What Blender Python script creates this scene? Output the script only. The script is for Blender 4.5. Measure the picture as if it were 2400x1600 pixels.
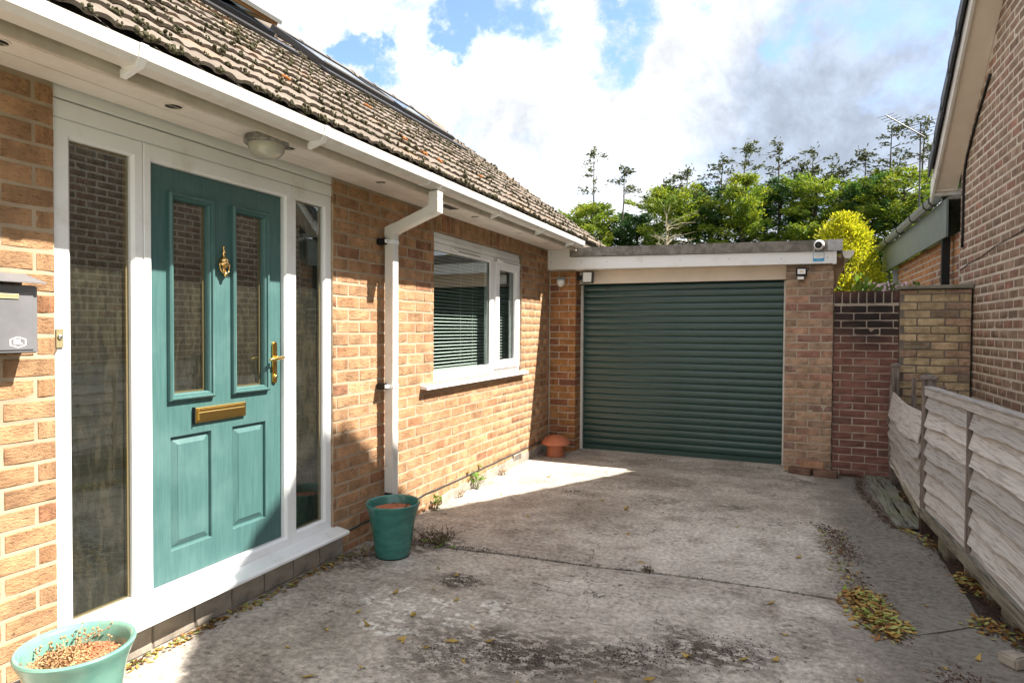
import bpy, bmesh, math, random
import numpy as np
from mathutils import Vector, Matrix

for o in list(bpy.data.objects): bpy.data.objects.remove(o)
SC = bpy.context.scene
COL = SC.collection
RAD = math.radians
rng = np.random.default_rng(7)
random.seed(7)

# ---------------------------------------------------------------- camera
F_PX, YAW, PITCH, ROLL = 1480.0, 0.406794, 0.0204277, -0.00560867
CAM = np.array([2.595, 0.0, 1.45])
def cam_axes():
    f = np.array([-math.sin(YAW)*math.cos(PITCH), math.cos(YAW)*math.cos(PITCH), -math.sin(PITCH)])
    r = np.array([math.cos(YAW), math.sin(YAW), 0.0]); d = np.cross(f, r)
    c, s = math.cos(ROLL), math.sin(ROLL)
    return c*r + s*d, -s*r + c*d, f
RGT, DWN, FWD = cam_axes()
def project(P):
    q = np.asarray(P, float) - CAM
    z = q @ FWD
    return 1200 + F_PX*(q @ RGT)/z, 800 + F_PX*(q @ DWN)/z, z
def pixdir(x, y):
    v = RGT*(x-1200)/F_PX + DWN*(y-800)/F_PX + FWD
    return v/np.linalg.norm(v)
cd = bpy.data.cameras.new('camera'); cam = bpy.data.objects.new('camera', cd); COL.objects.link(cam)
cd.sensor_width = 36; cd.lens = 36*F_PX/2400; cd.clip_start = 0.05; cd.clip_end = 3000
cam.matrix_world = Matrix(((RGT[0], -DWN[0], -FWD[0], CAM[0]), (RGT[1], -DWN[1], -FWD[1], CAM[1]),
                           (RGT[2], -DWN[2], -FWD[2], CAM[2]), (0, 0, 0, 1)))
SC.camera = cam

# ---------------------------------------------------------------- light
SUN = np.array([0.753, 0.243, 1.0]); SUN /= np.linalg.norm(SUN)
EXPOSURE = 2.7
SUN_STRENGTH = 2.4
SKY_STRENGTH = 0.15
CLOUD_WHITE = 3.6
def V3(v): return (float(v[0]), float(v[1]), float(v[2]))

class NT:
    """tiny node-tree writer"""
    def __init__(s, tree): s.t = tree; s.n = tree.nodes; s.l = tree.links
    def node(s, typ, **kw):
        n = s.n.new(typ)
        for k, v in kw.items(): setattr(n, k, v)
        return n
    def put(s, sock, v):
        if isinstance(v, bpy.types.NodeSocket): s.l.new(v, sock)
        else:
            if isinstance(v, tuple) and hasattr(sock.default_value, '__len__'):
                k = len(sock.default_value); v = tuple(v[:k]) + (1.0,)*(k-len(v))
            sock.default_value = v
    def math(s, op, a, b=0.0, clamp=False, c=None):
        n = s.node('ShaderNodeMath', operation=op, use_clamp=clamp); s.put(n.inputs[0], a); s.put(n.inputs[1], b)
        if c is not None: s.put(n.inputs[2], c)
        return n.outputs[0]
    def vmath(s, op, a, b=None, scale=None):
        n = s.node('ShaderNodeVectorMath', operation=op); s.put(n.inputs[0], a)
        if b is not None: s.put(n.inputs[1], b)
        if scale is not None: s.put(n.inputs['Scale'], scale)
        return n.outputs['Value'] if op in ('DISTANCE', 'LENGTH', 'DOT_PRODUCT') else n.outputs[0]
    def mix(s, f, a, b, mode='MIX'):
        n = s.node('ShaderNodeMix', data_type='RGBA', blend_type=mode)
        s.put(n.inputs[0], f); s.put(n.inputs[6], a if not isinstance(a, tuple) else (*a[:3], 1)); s.put(n.inputs[7], b if not isinstance(b, tuple) else (*b[:3], 1))
        return n.outputs[2]
    def noise(s, vec, scale, detail=4, rough=0.55, out=0, dist=0.0):
        n = s.node('ShaderNodeTexNoise'); s.put(n.inputs['Vector'], vec); s.put(n.inputs['Scale'], scale)
        n.inputs['Detail'].default_value = detail; n.inputs['Roughness'].default_value = rough; n.inputs['Distortion'].default_value = dist
        return n.outputs[out]
    def voro(s, vec, scale, out='Distance', feature='F1'):
        n = s.node('ShaderNodeTexVoronoi', feature=feature); s.put(n.inputs['Vector'], vec); s.put(n.inputs['Scale'], scale)
        return n.outputs[out]
    def rng(s, v, a, b, c=0.0, d=1.0, smooth=True):
        n = s.node('ShaderNodeMapRange', interpolation_type='SMOOTHSTEP' if smooth else 'LINEAR'); n.clamp = True
        s.put(n.inputs[0], v)
        for i, x in enumerate((a, b, c, d)): s.put(n.inputs[i+1], x)
        return n.outputs[0]
    def ramp(s, f, stops, interp='LINEAR'):
        n = s.node('ShaderNodeValToRGB'); n.color_ramp.interpolation = interp
        e = n.color_ramp.elements
        while len(e) < len(stops): e.new(0.5)
        for el, (p, c) in zip(e, stops): el.position = p; el.color = (*c, 1)
        s.put(n.inputs[0], f); return n.outputs[0]
    def mapping(s, vec, scale=(1, 1, 1), rot=(0, 0, 0), loc=(0, 0, 0)):
        n = s.node('ShaderNodeMapping'); s.put(n.inputs[0], vec)
        n.inputs[1].default_value = loc; n.inputs[2].default_value = rot; n.inputs[3].default_value = scale
        return n.outputs[0]

def build_world():
    w = bpy.data.worlds.new('World'); SC.world = w; w.use_nodes = True; w.cycles.sampling_method = 'MANUAL'; w.cycles.sample_map_resolution = 512
    t = NT(w.node_tree); t.n.clear()
    sky = t.node('ShaderNodeTexSky', sky_type='NISHITA', sun_disc=False)
    sky.sun_elevation = math.asin(SUN[2]); sky.sun_rotation = math.atan2(SUN[0], SUN[1]); sky.air_density = 1.0; sky.dust_density = 0.6; sky.ozone_density = 2.0
    d = t.vmath('NORMALIZE', t.node('ShaderNodeTexCoord').outputs['Generated'])
    warp = t.vmath('SCALE', t.vmath('SUBTRACT', t.noise(d, 3.2, 4, 0.6, out=1), (0.5, 0.5, 0.5)), scale=0.30)
    dw = t.vmath('ADD', d, warp)
    warp2 = t.vmath('SCALE', t.vmath('SUBTRACT', t.noise(d, 14.0, 5, 0.68, out=1), (0.5, 0.5, 0.5)), scale=0.16)
    dw2 = t.vmath('ADD', t.vmath('ADD', d, t.vmath('SCALE', warp, scale=0.35)), warp2)
    base = t.noise(t.mapping(dw, scale=(1.5, 1.5, 2.6)), 2.3, 6, 0.58)
    fine = t.noise(t.mapping(d, scale=(1.5, 1.5, 2.2)), 9.0, 6, 0.68)
    cover = t.math('ADD', t.math('MULTIPLY', base, 0.75), t.math('MULTIPLY', fine, 0.38))
    cover = t.math('ADD', cover, 0.10)
    def blobs(lst, vec):
        tot = None
        for (x, y, r, a) in lst:
            f = t.rng(t.vmath('DISTANCE', vec, V3(pixdir(x, y))), r, 0.0, 0.0, a)
            tot = f if tot is None else t.math('ADD', tot, f)
        return tot
    holes = blobs([(868, 100, .075, .28), (840, 55, .05, .16), (700, 40, .05, .10), (1100, 30, .07, .22), (1050, 70, .045, .16), (1215, 20, .08, .20), (1470, 55, .085, .30), (1300, 90, .07, .13), (1400, 170, .07, .14),
                   (1860, 95, .05, .19), (1640, 20, .06, .16), (1545, 120, .06, .14), (1475, 170, .05, .15), (200, -500, .40, .3), (2900, -600, .45, .3), (1300, -900, .35, .25)], dw2)
    cov = t.math('SUBTRACT', cover, holes)
    mask = t.rng(cov, 0.40, 0.66)
    shade = blobs([(2000, 60, .20, .95), (2080, 190, .16, .55), (1880, 330, .20, .80), (2000, 400, .18, .60), (1750, 400, .16, .45), (1560, 330, .14, .35), (1240, 310, .13, .22), (1640, 300, .10, .20), (1900, 230, .12, .22), (1100, 180, .10, .08), (3200, 100, .6, .4), (-600, 100, .6, .3)], t.vmath('ADD', d, t.vmath('SCALE', warp, scale=0.45)))
    n2 = t.noise(t.mapping(d, scale=(1.4, 1.4, 2.4)), 3.6, 5, 0.55)
    shade = t.math('ADD', t.math('MULTIPLY', shade, t.rng(n2, 0.25, 0.6, .82, 1.08)), t.rng(n2, 0.40, 0.75, 0.0, 0.30), clamp=True)
    lit = t.math('MULTIPLY', t.rng(t.noise(dw, 5.0, 6, 0.62), 0.32, 0.68, 0.31, 0.45), t.rng(t.noise(d, 22.0, 5, 0.65), 0.3, 0.7, 0.86, 1.10))
    cc = t.mix(shade, (CLOUD_WHITE, CLOUD_WHITE*1.01, CLOUD_WHITE*1.03), (CLOUD_WHITE*.46, CLOUD_WHITE*.53, CLOUD_WHITE*.65))
    cc = t.vmath('SCALE', cc, scale=lit)
    skyc = t.mix(1.0, t.vmath('SCALE', sky.outputs[0], scale=0.33), (0.95, 0.98, 1.05), 'MULTIPLY')
    col = t.mix(mask, skyc, cc)
    bg = t.node('ShaderNodeBackground'); t.l.new(col, bg.inputs[0]); bg.inputs[1].default_value = SKY_STRENGTH
    out = t.node('ShaderNodeOutputWorld'); t.l.new(bg.outputs[0], out.inputs[0])
build_world()
sl = bpy.data.lights.new('sun', 'SUN'); sl.energy = SUN_STRENGTH; sl.angle = RAD(0.6); sl.color = (1.0, 0.93, 0.82)
so = bpy.data.objects.new('sun', sl); COL.objects.link(so)
so.rotation_euler = Vector(V3(SUN)).to_track_quat('Z', 'Y').to_euler(); so.location = (20, 10, 30)
vs = SC.view_settings; vs.view_transform = 'Standard'; vs.look = 'None'; vs.gamma = 1.0; vs.exposure = EXPOSURE; vs.use_curve_mapping = False
SC.cycles.max_bounces = 6; SC.cycles.diffuse_bounces = 3; SC.cycles.glossy_bounces = 3; SC.cycles.transmission_bounces = 3; SC.cycles.transparent_max_bounces = 10; SC.cycles.caustics_reflective = False; SC.cycles.caustics_refractive = False

# ---------------------------------------------------------------- object helpers
OFF = {}
def off(p): return OFF.get(p.name, np.zeros(3)) if p is not None else np.zeros(3)
def tag(o, label=None, cat=None, group=None, kind=None):
    if label: o['label'] = label
    if cat: o['category'] = cat
    if group: o['group'] = group
    if kind: o['kind'] = kind
    return o
def thing(name, label, cat, loc=(0, 0, 0), group=None):
    o = bpy.data.objects.new(name, None); COL.objects.link(o); o.empty_display_size = 0.1
    o.location = loc; OFF[o.name] = np.array(loc, float)
    return tag(o, label, cat, group)
def link(name, me, parent=None, loc=None, rotz=0.0, scale=None):
    o = bpy.data.objects.new(name, me); COL.objects.link(o)
    if parent is not None: o.parent = parent
    if loc is not None: o.location = tuple(float(a) for a in (np.array(loc, float) - off(parent)))
    if rotz: o.rotation_euler = (0, 0, rotz)
    if scale is not None: o.scale = scale
    return o

class MB:
    def __init__(s): s.v = []; s.f = []
    def add(s, vs_, fs): b = len(s.v); s.v += [tuple(map(float, p)) for p in vs_]; s.f += [tuple(i+b for i in f) for f in fs]; return s
    def box(s, x0, x1, y0, y1, z0, z1):
        return s.add([(x0, y0, z0), (x1, y0, z0), (x1, y1, z0), (x0, y1, z0), (x0, y0, z1), (x1, y0, z1), (x1, y1, z1), (x0, y1, z1)],
                     [(0, 3, 2, 1), (4, 5, 6, 7), (0, 1, 5, 4), (1, 2, 6, 5), (2, 3, 7, 6), (3, 0, 4, 7)])
    def hexa(s, p): return s.add(p, [(0, 3, 2, 1), (4, 5, 6, 7), (0, 1, 5, 4), (1, 2, 6, 5), (2, 3, 7, 6), (3, 0, 4, 7)])
    def prism(s, poly, axis, a, b):
        """poly: 2-D outline; extruded along axis ('x','y','z') from a to b"""
        n = len(poly)
        def P(q, t): return {'x': (t, q[0], q[1]), 'y': (q[0], t, q[1]), 'z': (q[0], q[1], t)}[axis]
        vs_ = [P(q, a) for q in poly] + [P(q, b) for q in poly]
        fs = [tuple(range(n))[::-1], tuple(range(n, 2*n))] + [(i, (i+1) % n, n+(i+1) % n, n+i) for i in range(n)]
        return s.add(vs_, fs)
    def tube(s, pts, r, seg=8, caps=True):
        pts = [np.array(p, float) for p in pts]; n = len(pts)
        rr = r if hasattr(r, '__len__') else [r]*n
        base = len(s.v); up = np.array([0, 0, 1.0])
        prev = None
        for i, p in enumerate(pts):
            t = pts[min(i+1, n-1)] - pts[max(i-1, 0)]; t = t/(np.linalg.norm(t)+1e-9)
            if prev is None:
                a = np.cross(t, up if abs(t[2]) < .9 else np.array([1.0, 0, 0]))
            else: a = prev - t*(prev @ t)
            a /= np.linalg.norm(a)+1e-9; prev = a; b = np.cross(t, a)
            for k in range(seg):
                an = 2*math.pi*k/seg; s.v.append(tuple(p + rr[i]*(a*math.cos(an)+b*math.sin(an))))
        for i in range(n-1):
            for k in range(seg):
                k2 = (k+1) % seg; s.f.append((base+i*seg+k, base+i*seg+k2, base+(i+1)*seg+k2, base+(i+1)*seg+k))
        if caps:
            s.f.append(tuple(base+k for k in range(seg))[::-1]); s.f.append(tuple(base+(n-1)*seg+k for k in range(seg)))
        return s
    def lathe(s, prof, c=(0, 0, 0), seg=40, axis='z', wob=0.0):
        base = len(s.v); n = len(prof)
        for (r, h) in prof:
            for k in range(seg):
                a = 2*math.pi*k/seg; q = (r*math.cos(a), r*math.sin(a), h)
                if axis == 'x': q = (q[2], q[0], q[1])
                if axis == 'y': q = (q[0], q[2], q[1])
                s.v.append((c[0]+q[0], c[1]+q[1], c[2]+q[2]))
        for i in range(n-1):
            for k in range(seg):
                k2 = (k+1) % seg; s.f.append((base+i*seg+k, base+i*seg+k2, base+(i+1)*seg+k2, base+(i+1)*seg+k))
        if prof[0][0] > 1e-5: s.f.append(tuple(base+k for k in range(seg))[::-1])
        if prof[-1][0] > 1e-5: s.f.append(tuple(base+(n-1)*seg+k for k in range(seg)))
        return s
    def rects(s, y0, y1, z0, z1, seq, cap=True, x=0.0):
        """nested rectangles on a +X facing plane: seq of (inset or (l,r,b,t), x)"""
        base = len(s.v)
        for ins, xx in seq:
            l, r, b, t = ins if isinstance(ins, tuple) else (ins,)*4
            s.v += [(x+xx, y0+l, z0+b), (x+xx, y1-r, z0+b), (x+xx, y1-r, z1-t), (x+xx, y0+l, z1-t)]
        for i in range(len(seq)-1):
            for k in range(4):
                k2 = (k+1) % 4; s.f.append((base+4*i+k, base+4*i+k2, base+4*i+4+k2, base+4*i+4+k))
        if cap: e = base+4*(len(seq)-1); s.f.append((e, e+1, e+2, e+3))
        return s
    def mesh(s, name, mat, smooth=False, o=None):
        me = bpy.data.meshes.new(name)
        v = np.array(s.v, float).reshape(-1, 3)
        if o is not None: v = v - o
        me.from_pydata(v.tolist(), [], s.f); me.validate(); me.update()
        if mat is not None: me.materials.append(mat)
        if smooth:
            me.polygons.foreach_set('use_smooth', [True]*len(me.polygons))
        return me
    def build(s, name, mat, parent=None, smooth=False, bevel=0.0, origin=None, auto=None):
        o0 = off(parent)
        me = s.mesh(name, mat, smooth or auto is not None, o0)
        bm = bmesh.new(); bm.from_mesh(me); bmesh.ops.recalc_face_normals(bm, faces=bm.faces)
        if bevel:
            bmesh.ops.bevel(bm, geom=bm.edges[:], offset=bevel, segments=2, affect='EDGES', clamp_overlap=True)
        bm.to_mesh(me); bm.free()
        if auto is not None: me.set_sharp_from_angle(angle=RAD(auto))
        ob = bpy.data.objects.new(name, me); COL.objects.link(ob)
        if parent is not None: ob.parent = parent
        OFF[ob.name] = o0
        return ob
def np_build(name, V, Fq, mat, parent=None, smooth=False, kind=None):
    """fast mesh from numpy (n,3) verts and (m,k) faces"""
    me = bpy.data.meshes.new(name); V = V - off(parent)
    me.vertices.add(len(V)); me.vertices.foreach_set('co', V.astype(np.float32).ravel())
    k = Fq.shape[1]; me.loops.add(Fq.size); me.loops.foreach_set('vertex_index', Fq.astype(np.int32).ravel())
    me.polygons.add(len(Fq)); me.polygons.foreach_set('loop_start', np.arange(len(Fq), dtype=np.int32)*k)
    me.polygons.foreach_set('loop_total', np.full(len(Fq), k, dtype=np.int32))
    if smooth: me.polygons.foreach_set('use_smooth', np.ones(len(Fq), dtype=bool))
    me.update(calc_edges=True); me.validate(); me.materials.append(mat)
    o = bpy.data.objects.new(name, me); COL.objects.link(o)
    if parent is not None: o.parent = parent
    OFF[o.name] = off(parent)
    if kind: o['kind'] = kind
    return o
def text_mesh(name, body, size, mat, parent, matrix, extrude=0.0005, bold=0.0):
    cu = bpy.data.curves.new(name, 'FONT'); cu.body = body; cu.size = size; cu.align_x = 'CENTER'; cu.align_y = 'CENTER'; cu.extrude = extrude; cu.offset = bold
    ob = bpy.data.objects.new(name, cu); COL.objects.link(ob)
    dg = bpy.context.evaluated_depsgraph_get(); me = bpy.data.meshes.new_from_object(ob.evaluated_get(dg))
    bpy.data.objects.remove(ob); me.transform(matrix); me.transform(Matrix.Translation(V3(-off(parent)))); me.name = name
    me.materials.clear(); me.materials.append(mat)
    o = bpy.data.objects.new(name, me); COL.objects.link(o); o.parent = parent; return o

# ---------------------------------------------------------------- materials
MATS = {}
def newmat(name):
    m = bpy.data.materials.new(name); m.use_nodes = True; t = NT(m.node_tree); t.n.clear()
    out = t.node('ShaderNodeOutputMaterial'); p = t.node('ShaderNodeBsdfPrincipled'); t.l.new(p.outputs[0], out.inputs[0])
    MATS[name] = m; t.p = p; t.out = out
    return m, t
def pmat(name, col, rough=0.5, metal=0.0, spec=0.5, col2=None, vscale=6.0, vlo=.35, vhi=.65, bump=0.0, bscale=120.0, stretch=(1, 1, 1), coat=0.0, grime=None, gscale=3.0, glo=.5, ghi=.8, dist=0.003, island=0.0):
    m, t = newmat(name); p = t.p
    co = t.mapping(t.node('ShaderNodeTexCoord').outputs['Object'], scale=stretch)
    c = (*col, 1)
    if col2 is not None: c = t.mix(t.rng(t.noise(co, vscale, 6, .62), vlo, vhi), col, col2)
    if grime is not None: c = t.mix(t.rng(t.noise(co, gscale, 7, .68), glo, ghi), c, grime)
    if island:
        r = t.node('ShaderNodeNewGeometry').outputs['Random Per Island']; oi = t.node('ShaderNodeObjectInfo').outputs['Random']
        f = t.rng(t.math('FRACT', t.math('ADD', r, oi)), 0, 1, 1-island, 1+island, smooth=False)
        c = t.vmath('SCALE', c, scale=f)
    t.put(p.inputs['Base Color'], c)
    p.inputs['Roughness'].default_value = rough; p.inputs['Metallic'].default_value = metal; p.inputs['Specular IOR Level'].default_value = spec
    if coat: p.inputs['Coat Weight'].default_value = coat; p.inputs['Coat Roughness'].default_value = .06
    if bump:
        b = t.node('ShaderNodeBump'); b.inputs['Strength'].default_value = bump; b.inputs['Distance'].default_value = dist
        t.put(b.inputs['Height'], t.noise(co, bscale, 5, .6)); t.l.new(b.outputs[0], p.inputs['Normal'])
    return m
def brick_mat(name, stops, rough=.9, bump=.9, bs=(34, 34, 105), streak=.35, crease_shade=.35, dark=(.05, .035, .025), soot=None):
    m, t = newmat(name); p = t.p
    oi = t.node('ShaderNodeObjectInfo').outputs['Random']; isl = t.node('ShaderNodeNewGeometry').outputs['Random Per Island']
    r = t.math('FRACT', t.math('ADD', t.math('MULTIPLY', isl, 7.31), t.math('MULTIPLY', oi, 5.77)))
    r2 = t.math('FRACT', t.math('MULTIPLY', r, 37.7))
    cob = co = t.vmath('ADD', t.node('ShaderNodeTexCoord').outputs['Object'], t.vmath('SCALE', (1.0, 1.7, 2.3), scale=t.math('MULTIPLY', r, 90.0)))
    c = t.ramp(r, stops)
    n1 = t.noise(co, 9.0, 5, .65)
    c = t.vmath('SCALE', c, scale=t.rng(n1, .25, .75, 1-streak, 1+streak))
    c = t.vmath('SCALE', c, scale=t.rng(r2, 0, 1, .89, 1.11, smooth=False))
    cr = t.noise(t.mapping(co, scale=bs), 1.0, 6, .7)
    c = t.mix(t.math('MULTIPLY', t.rng(cr, .45, .30), crease_shade*2), c, dark)  # dark specks in the bump's creases: crevice shade painted into the colour
    if soot is not None:
        wc = t.node('ShaderNodeNewGeometry').outputs['Position']
        s = None
        for (px, py, pz, rr, a) in soot:
            f = t.rng(t.vmath('DISTANCE', wc, (px, py, pz)), rr, rr*.25, 0, a)
            s = f if s is None else t.math('MAXIMUM', s, f)
        s = t.math('MULTIPLY', s, t.rng(t.noise(wc, 9, 4, .6), .15, .45))
        c = t.mix(s, c, (.028, .024, .024))
    t.put(p.inputs['Base Color'], c); p.inputs['Roughness'].default_value = rough; p.inputs['Specular IOR Level'].default_value = .25
    b = t.node('ShaderNodeBump'); b.inputs['Strength'].default_value = bump; b.inputs['Distance'].default_value = .011
    t.put(b.inputs['Height'], t.math('ADD', cr, t.math('MULTIPLY', t.noise(co, 150, 4, .7), .5))); t.l.new(b.outputs[0], p.inputs['Normal'])
    return m

M_BRICK = brick_mat('house_brick', [(0, (.35, .20, .11)), (.25, (.41, .24, .13)), (.55, (.45, .265, .145)), (.85, (.41, .23, .12)), (.95, (.37, .18, .095)), (1, (.29, .15, .09))], bump=1.0, crease_shade=.42)
M_BRICK_N = brick_mat('neighbour_brick', [(0, (.24, .165, .115)), (.3, (.29, .205, .145)), (.6, (.26, .175, .125)), (.85, (.30, .19, .135)), (.95, (.30, .155, .11)), (1, (.19, .135, .10))], bump=.6)
M_BRICK_G = brick_mat('pier_brick', [(0, (.30, .21, .15)), (.3, (.37, .26, .18)), (.55, (.39, .265, .18)), (.78, (.40, .245, .17)), (.9, (.36, .195, .145)), (1, (.25, .17, .14))], bump=.7)
M_BRICK_O = brick_mat('left_pier_brick', [(0, (.33, .16, .065)), (.35, (.36, .18, .07)), (.6, (.33, .15, .065)), (.8, (.27, .115, .06)), (.93, (.20, .09, .06)), (1, (.30, .16, .075))], bump=.6)
M_BRICK_R = brick_mat('dark_red_brick', [(0, (.17, .085, .070)), (.4, (.215, .105, .085)), (.7, (.185, .085, .070)), (.9, (.23, .125, .095)), (1, (.13, .075, .065))], bump=.35, crease_shade=.15, streak=.25,
                      soot=[(3.40, 7.15, 1.60, .50, 1.0), (3.15, 7.15, 1.62, .36, .9), (3.6, 7.15, 1.55, .4, .9)])
M_BRICK_Y = brick_mat('buff_brick', [(0, (.38, .29, .18)), (.3, (.47, .365, .225)), (.55, (.50, .39, .245)), (.75, (.40, .27, .18)), (.9, (.33, .225, .16)), (1, (.27, .22, .155))], bump=.7)
M_BRICK_E = brick_mat('orange_brick', [(0, (.36, .17, .07)), (.5, (.42, .20, .085)), (.8, (.33, .15, .075)), (1, (.22, .12, .09))], bump=.3)
M_MORTAR = pmat('mortar', (.445, .355, .26), .95, col2=(.34, .262, .185), vscale=3, bump=.8, bscale=300, spec=.1)
M_MORTAR_L = pmat('mortar_pale', (.50, .44, .36), .95, col2=(.40, .34, .27), vscale=3, bump=.6, bscale=300, spec=.1)
M_MORTAR_N = pmat('mortar_cream', (.60, .53, .44), .95, col2=(.50, .43, .35), vscale=3, bump=.4, bscale=300, spec=.1)
M_MORTAR_D = pmat('mortar_grey', (.22, .19, .16), .95, col2=(.15, .13, .11), vscale=4, bump=.8, bscale=300, spec=.1)
M_MORTAR_R = pmat('mortar_stained', (.50, .43, .36), .95, col2=(.30, .25, .21), vscale=2.5, bump=.8, bscale=300, spec=.1)
M_UPVC = pmat('white_upvc', (.80, .81, .82), .28, grime=(.60, .58, .52), gscale=4.0, glo=.50, ghi=.85)
M_UPVC_D = pmat('weathered_white_plastic', (.66, .64, .60), .38, grime=(.40, .36, .28), gscale=6, glo=.48, ghi=.86)
M_SOFFIT = pmat('cream_soffit', (.78, .73, .66), .55, col2=(.70, .64, .57), vscale=5, grime=(.33, .28, .22), gscale=11, glo=.62, ghi=.85)
M_FASCIA = pmat('weathered_fascia', (.52, .47, .39), .55, col2=(.40, .35, .28), vscale=4, grime=(.22, .18, .13), gscale=7, glo=.55, ghi=.9, stretch=(1, 1, .35))
M_PAINT_CREAM = pmat('cream_paint', (.78, .69, .59), .6, col2=(.72, .63, .53), vscale=4, grime=(.40, .32, .24), gscale=9, glo=.62, ghi=.9)
M_BLACK = pmat('black_plastic', (.008, .008, .009), .55, spec=.3)
M_DARKMETAL = pmat('dark_metal', (.05, .05, .055), .45, metal=.3)
M_GOLD = pmat('gold_metal', (.78, .52, .16), .24, metal=1.0)
M_BRASS = pmat('brass', (.82, .54, .22), .16, metal=1.0)
M_STEEL = pmat('steel', (.62, .62, .62), .25, metal=1.0)
M_RUBBER = pmat('glazing_seal', (.03, .03, .03), .6)
M_SPACER = pmat('brown_glazing_spacer', (.22, .15, .07), .45)
M_INTERIOR = pmat('interior_plaster', (.34, .30, .25), .9)
M_INTFLOOR = pmat('interior_floor', (.07, .06, .05), .6)
M_BLIND = pmat('blind_slat', (.78, .80, .78), .45)
M_TERRA = pmat('terracotta', (.44, .15, .075), .75, col2=(.36, .125, .065), vscale=9, bump=.3, bscale=200)
M_SOIL = pmat('soil', (.080, .060, .046), 1.0, col2=(.045, .034, .026), vscale=40, bump=1, bscale=150, dist=.01)
M_PLINTH = pmat('cement_plinth', (.36, .32, .27), .95, col2=(.22, .19, .16), vscale=5, grime=(.10, .09, .075), gscale=4, glo=.5, ghi=.75, bump=.8, bscale=60)
M_DPC = pmat('black_felt', (.035, .033, .032), .85)
M_KERB = pmat('mineral_felt', (.27, .255, .235), .95, col2=(.16, .15, .135), vscale=14, grime=(.10, .095, .075), gscale=5, glo=.5, ghi=.8, bump=1, bscale=220, dist=.004)
M_SLATE = pmat('dark_roof_tile', (.035, .038, .045), .55, col2=(.055, .06, .07), vscale=8, bump=.3, bscale=90)
M_GREYFASCIA = pmat('grey_green_board', (.155, .185, .175), .5, col2=(.13, .155, .148), vscale=5)
M_PLASTICGREY = pmat('grey_plastic', (.30, .32, .34), .4)
M_GREYGUTTER = pmat('grey_gutter', (.16, .18, .175), .55)
M_WHITEGLASS = pmat('frosted_white_lens', (.75, .75, .72), .25)
M_BLUE = pmat('blue_print', (.02, .33, .66), .4)
M_WHITEPRINT = pmat('white_print', (.82, .82, .82), .45)
M_GREYPRINT = pmat('grey_print', (.45, .47, .50), .5)
M_BARK = pmat('bark', (.09, .07, .05), .95, col2=(.05, .04, .03), vscale=12, bump=.8, bscale=40, dist=.02)
M_STRAW = pmat('dry_stem', (.36, .22, .10), .9, island=.35)
M_DRYPLANT = pmat('dried_plant', (.40, .24, .12), .95, island=.5)
M_DARKPLANT = pmat('dead_weed', (.085, .06, .03), .95, island=.45)
M_FLOWER = pmat('pale_pink_flower', (.70, .52, .60), .7, island=.2)
M_BLOCK = pmat('mossy_concrete_block', (.22, .21, .17), .95, col2=(.15, .145, .11), vscale=7, grime=(.10, .11, .06), gscale=6, bump=.9, bscale=70)
M_BROWNWOOD = pmat('dark_stained_timber', (.055, .026, .02), .7, col2=(.035, .018, .014), vscale=6)
M_ALU = pmat('aluminium', (.55, .56, .57), .35, metal=.9)

def wood_mat(name, c1, c2, c3, grain=(1, 1, 1), gs=(60, 3, 60), green=None, bump=.7):
    m, t = newmat(name); p = t.p
    oi = t.node('ShaderNodeObjectInfo').outputs['Random']
    co = t.vmath('ADD', t.node('ShaderNodeTexCoord').outputs['Object'], t.vmath('SCALE', (3.1, 7.7, 5.3), scale=t.math('MULTIPLY', oi, 20.0)))
    wv = t.vmath('ADD', co, t.vmath('SCALE', t.vmath('SUBTRACT', t.noise(t.mapping(co, scale=(2, 1.2, 3)), 2.2, 3, .5, out=1), (.5, .5, .5)), scale=.028))
    g = t.noise(t.mapping(wv, scale=gs), 1.0, 3, .6)
    g2 = t.noise(t.mapping(co, scale=(gs[0]*3, gs[1]*2, gs[2]*3)), 1.0, 3, .6)
    c = t.ramp(t.rng(g, .28, .72), [(0, c3), (.38, c2), (.7, c1), (1, c1)])
    c = t.vmath('SCALE', c, scale=t.rng(t.math('FRACT', t.math('MULTIPLY', oi, 17.3)), 0, 1, .78, 1.15, smooth=False))
    c = t.mix(t.rng(t.noise(co, 3.0, 6, .65), .55, .8, 0, .75), c, c3)
    kn = t.voro(t.mapping(co, scale=(.01, 4.2, 7.0)), 1.0)
    c = t.mix(t.rng(kn, .055, .02, 0, .8), c, (c3[0]*.5, c3[1]*.45, c3[2]*.4))
    if green is not None: c = t.mix(t.rng(t.noise(co, 2.2, 5, .6), .45, .7, 0, .7), c, green)
    t.put(p.inputs['Base Color'], c); p.inputs['Roughness'].default_value = .85; p.inputs['Specular IOR Level'].default_value = .2
    b = t.node('ShaderNodeBump'); b.inputs['Strength'].default_value = bump; b.inputs['Distance'].default_value = .004
    t.put(b.inputs['Height'], t.math('ADD', g, t.math('MULTIPLY', g2, .4))); t.l.new(b.outputs[0], p.inputs['Normal'])
    return m
M_FENCE = wood_mat('silvered_fence_board', (.54, .52, .50), (.47, .45, .43), (.31, .29, .27), gs=(95, 3, 95), bump=.5)
M_FENCE_D = wood_mat('brown_fence_batten', (.26, .22, .195), (.20, .165, .145), (.11, .088, .078), gs=(60, 60, 4))
M_FENCE_RAIL = wood_mat('lichen_gravel_rail', (.30, .285, .23), (.22, .205, .165), (.11, .10, .08))
M_BOARDG = wood_mat('green_algae_board', (.25, .25, .205), (.17, .17, .14), (.09, .085, .065), green=(.20, .21, .115))

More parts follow.
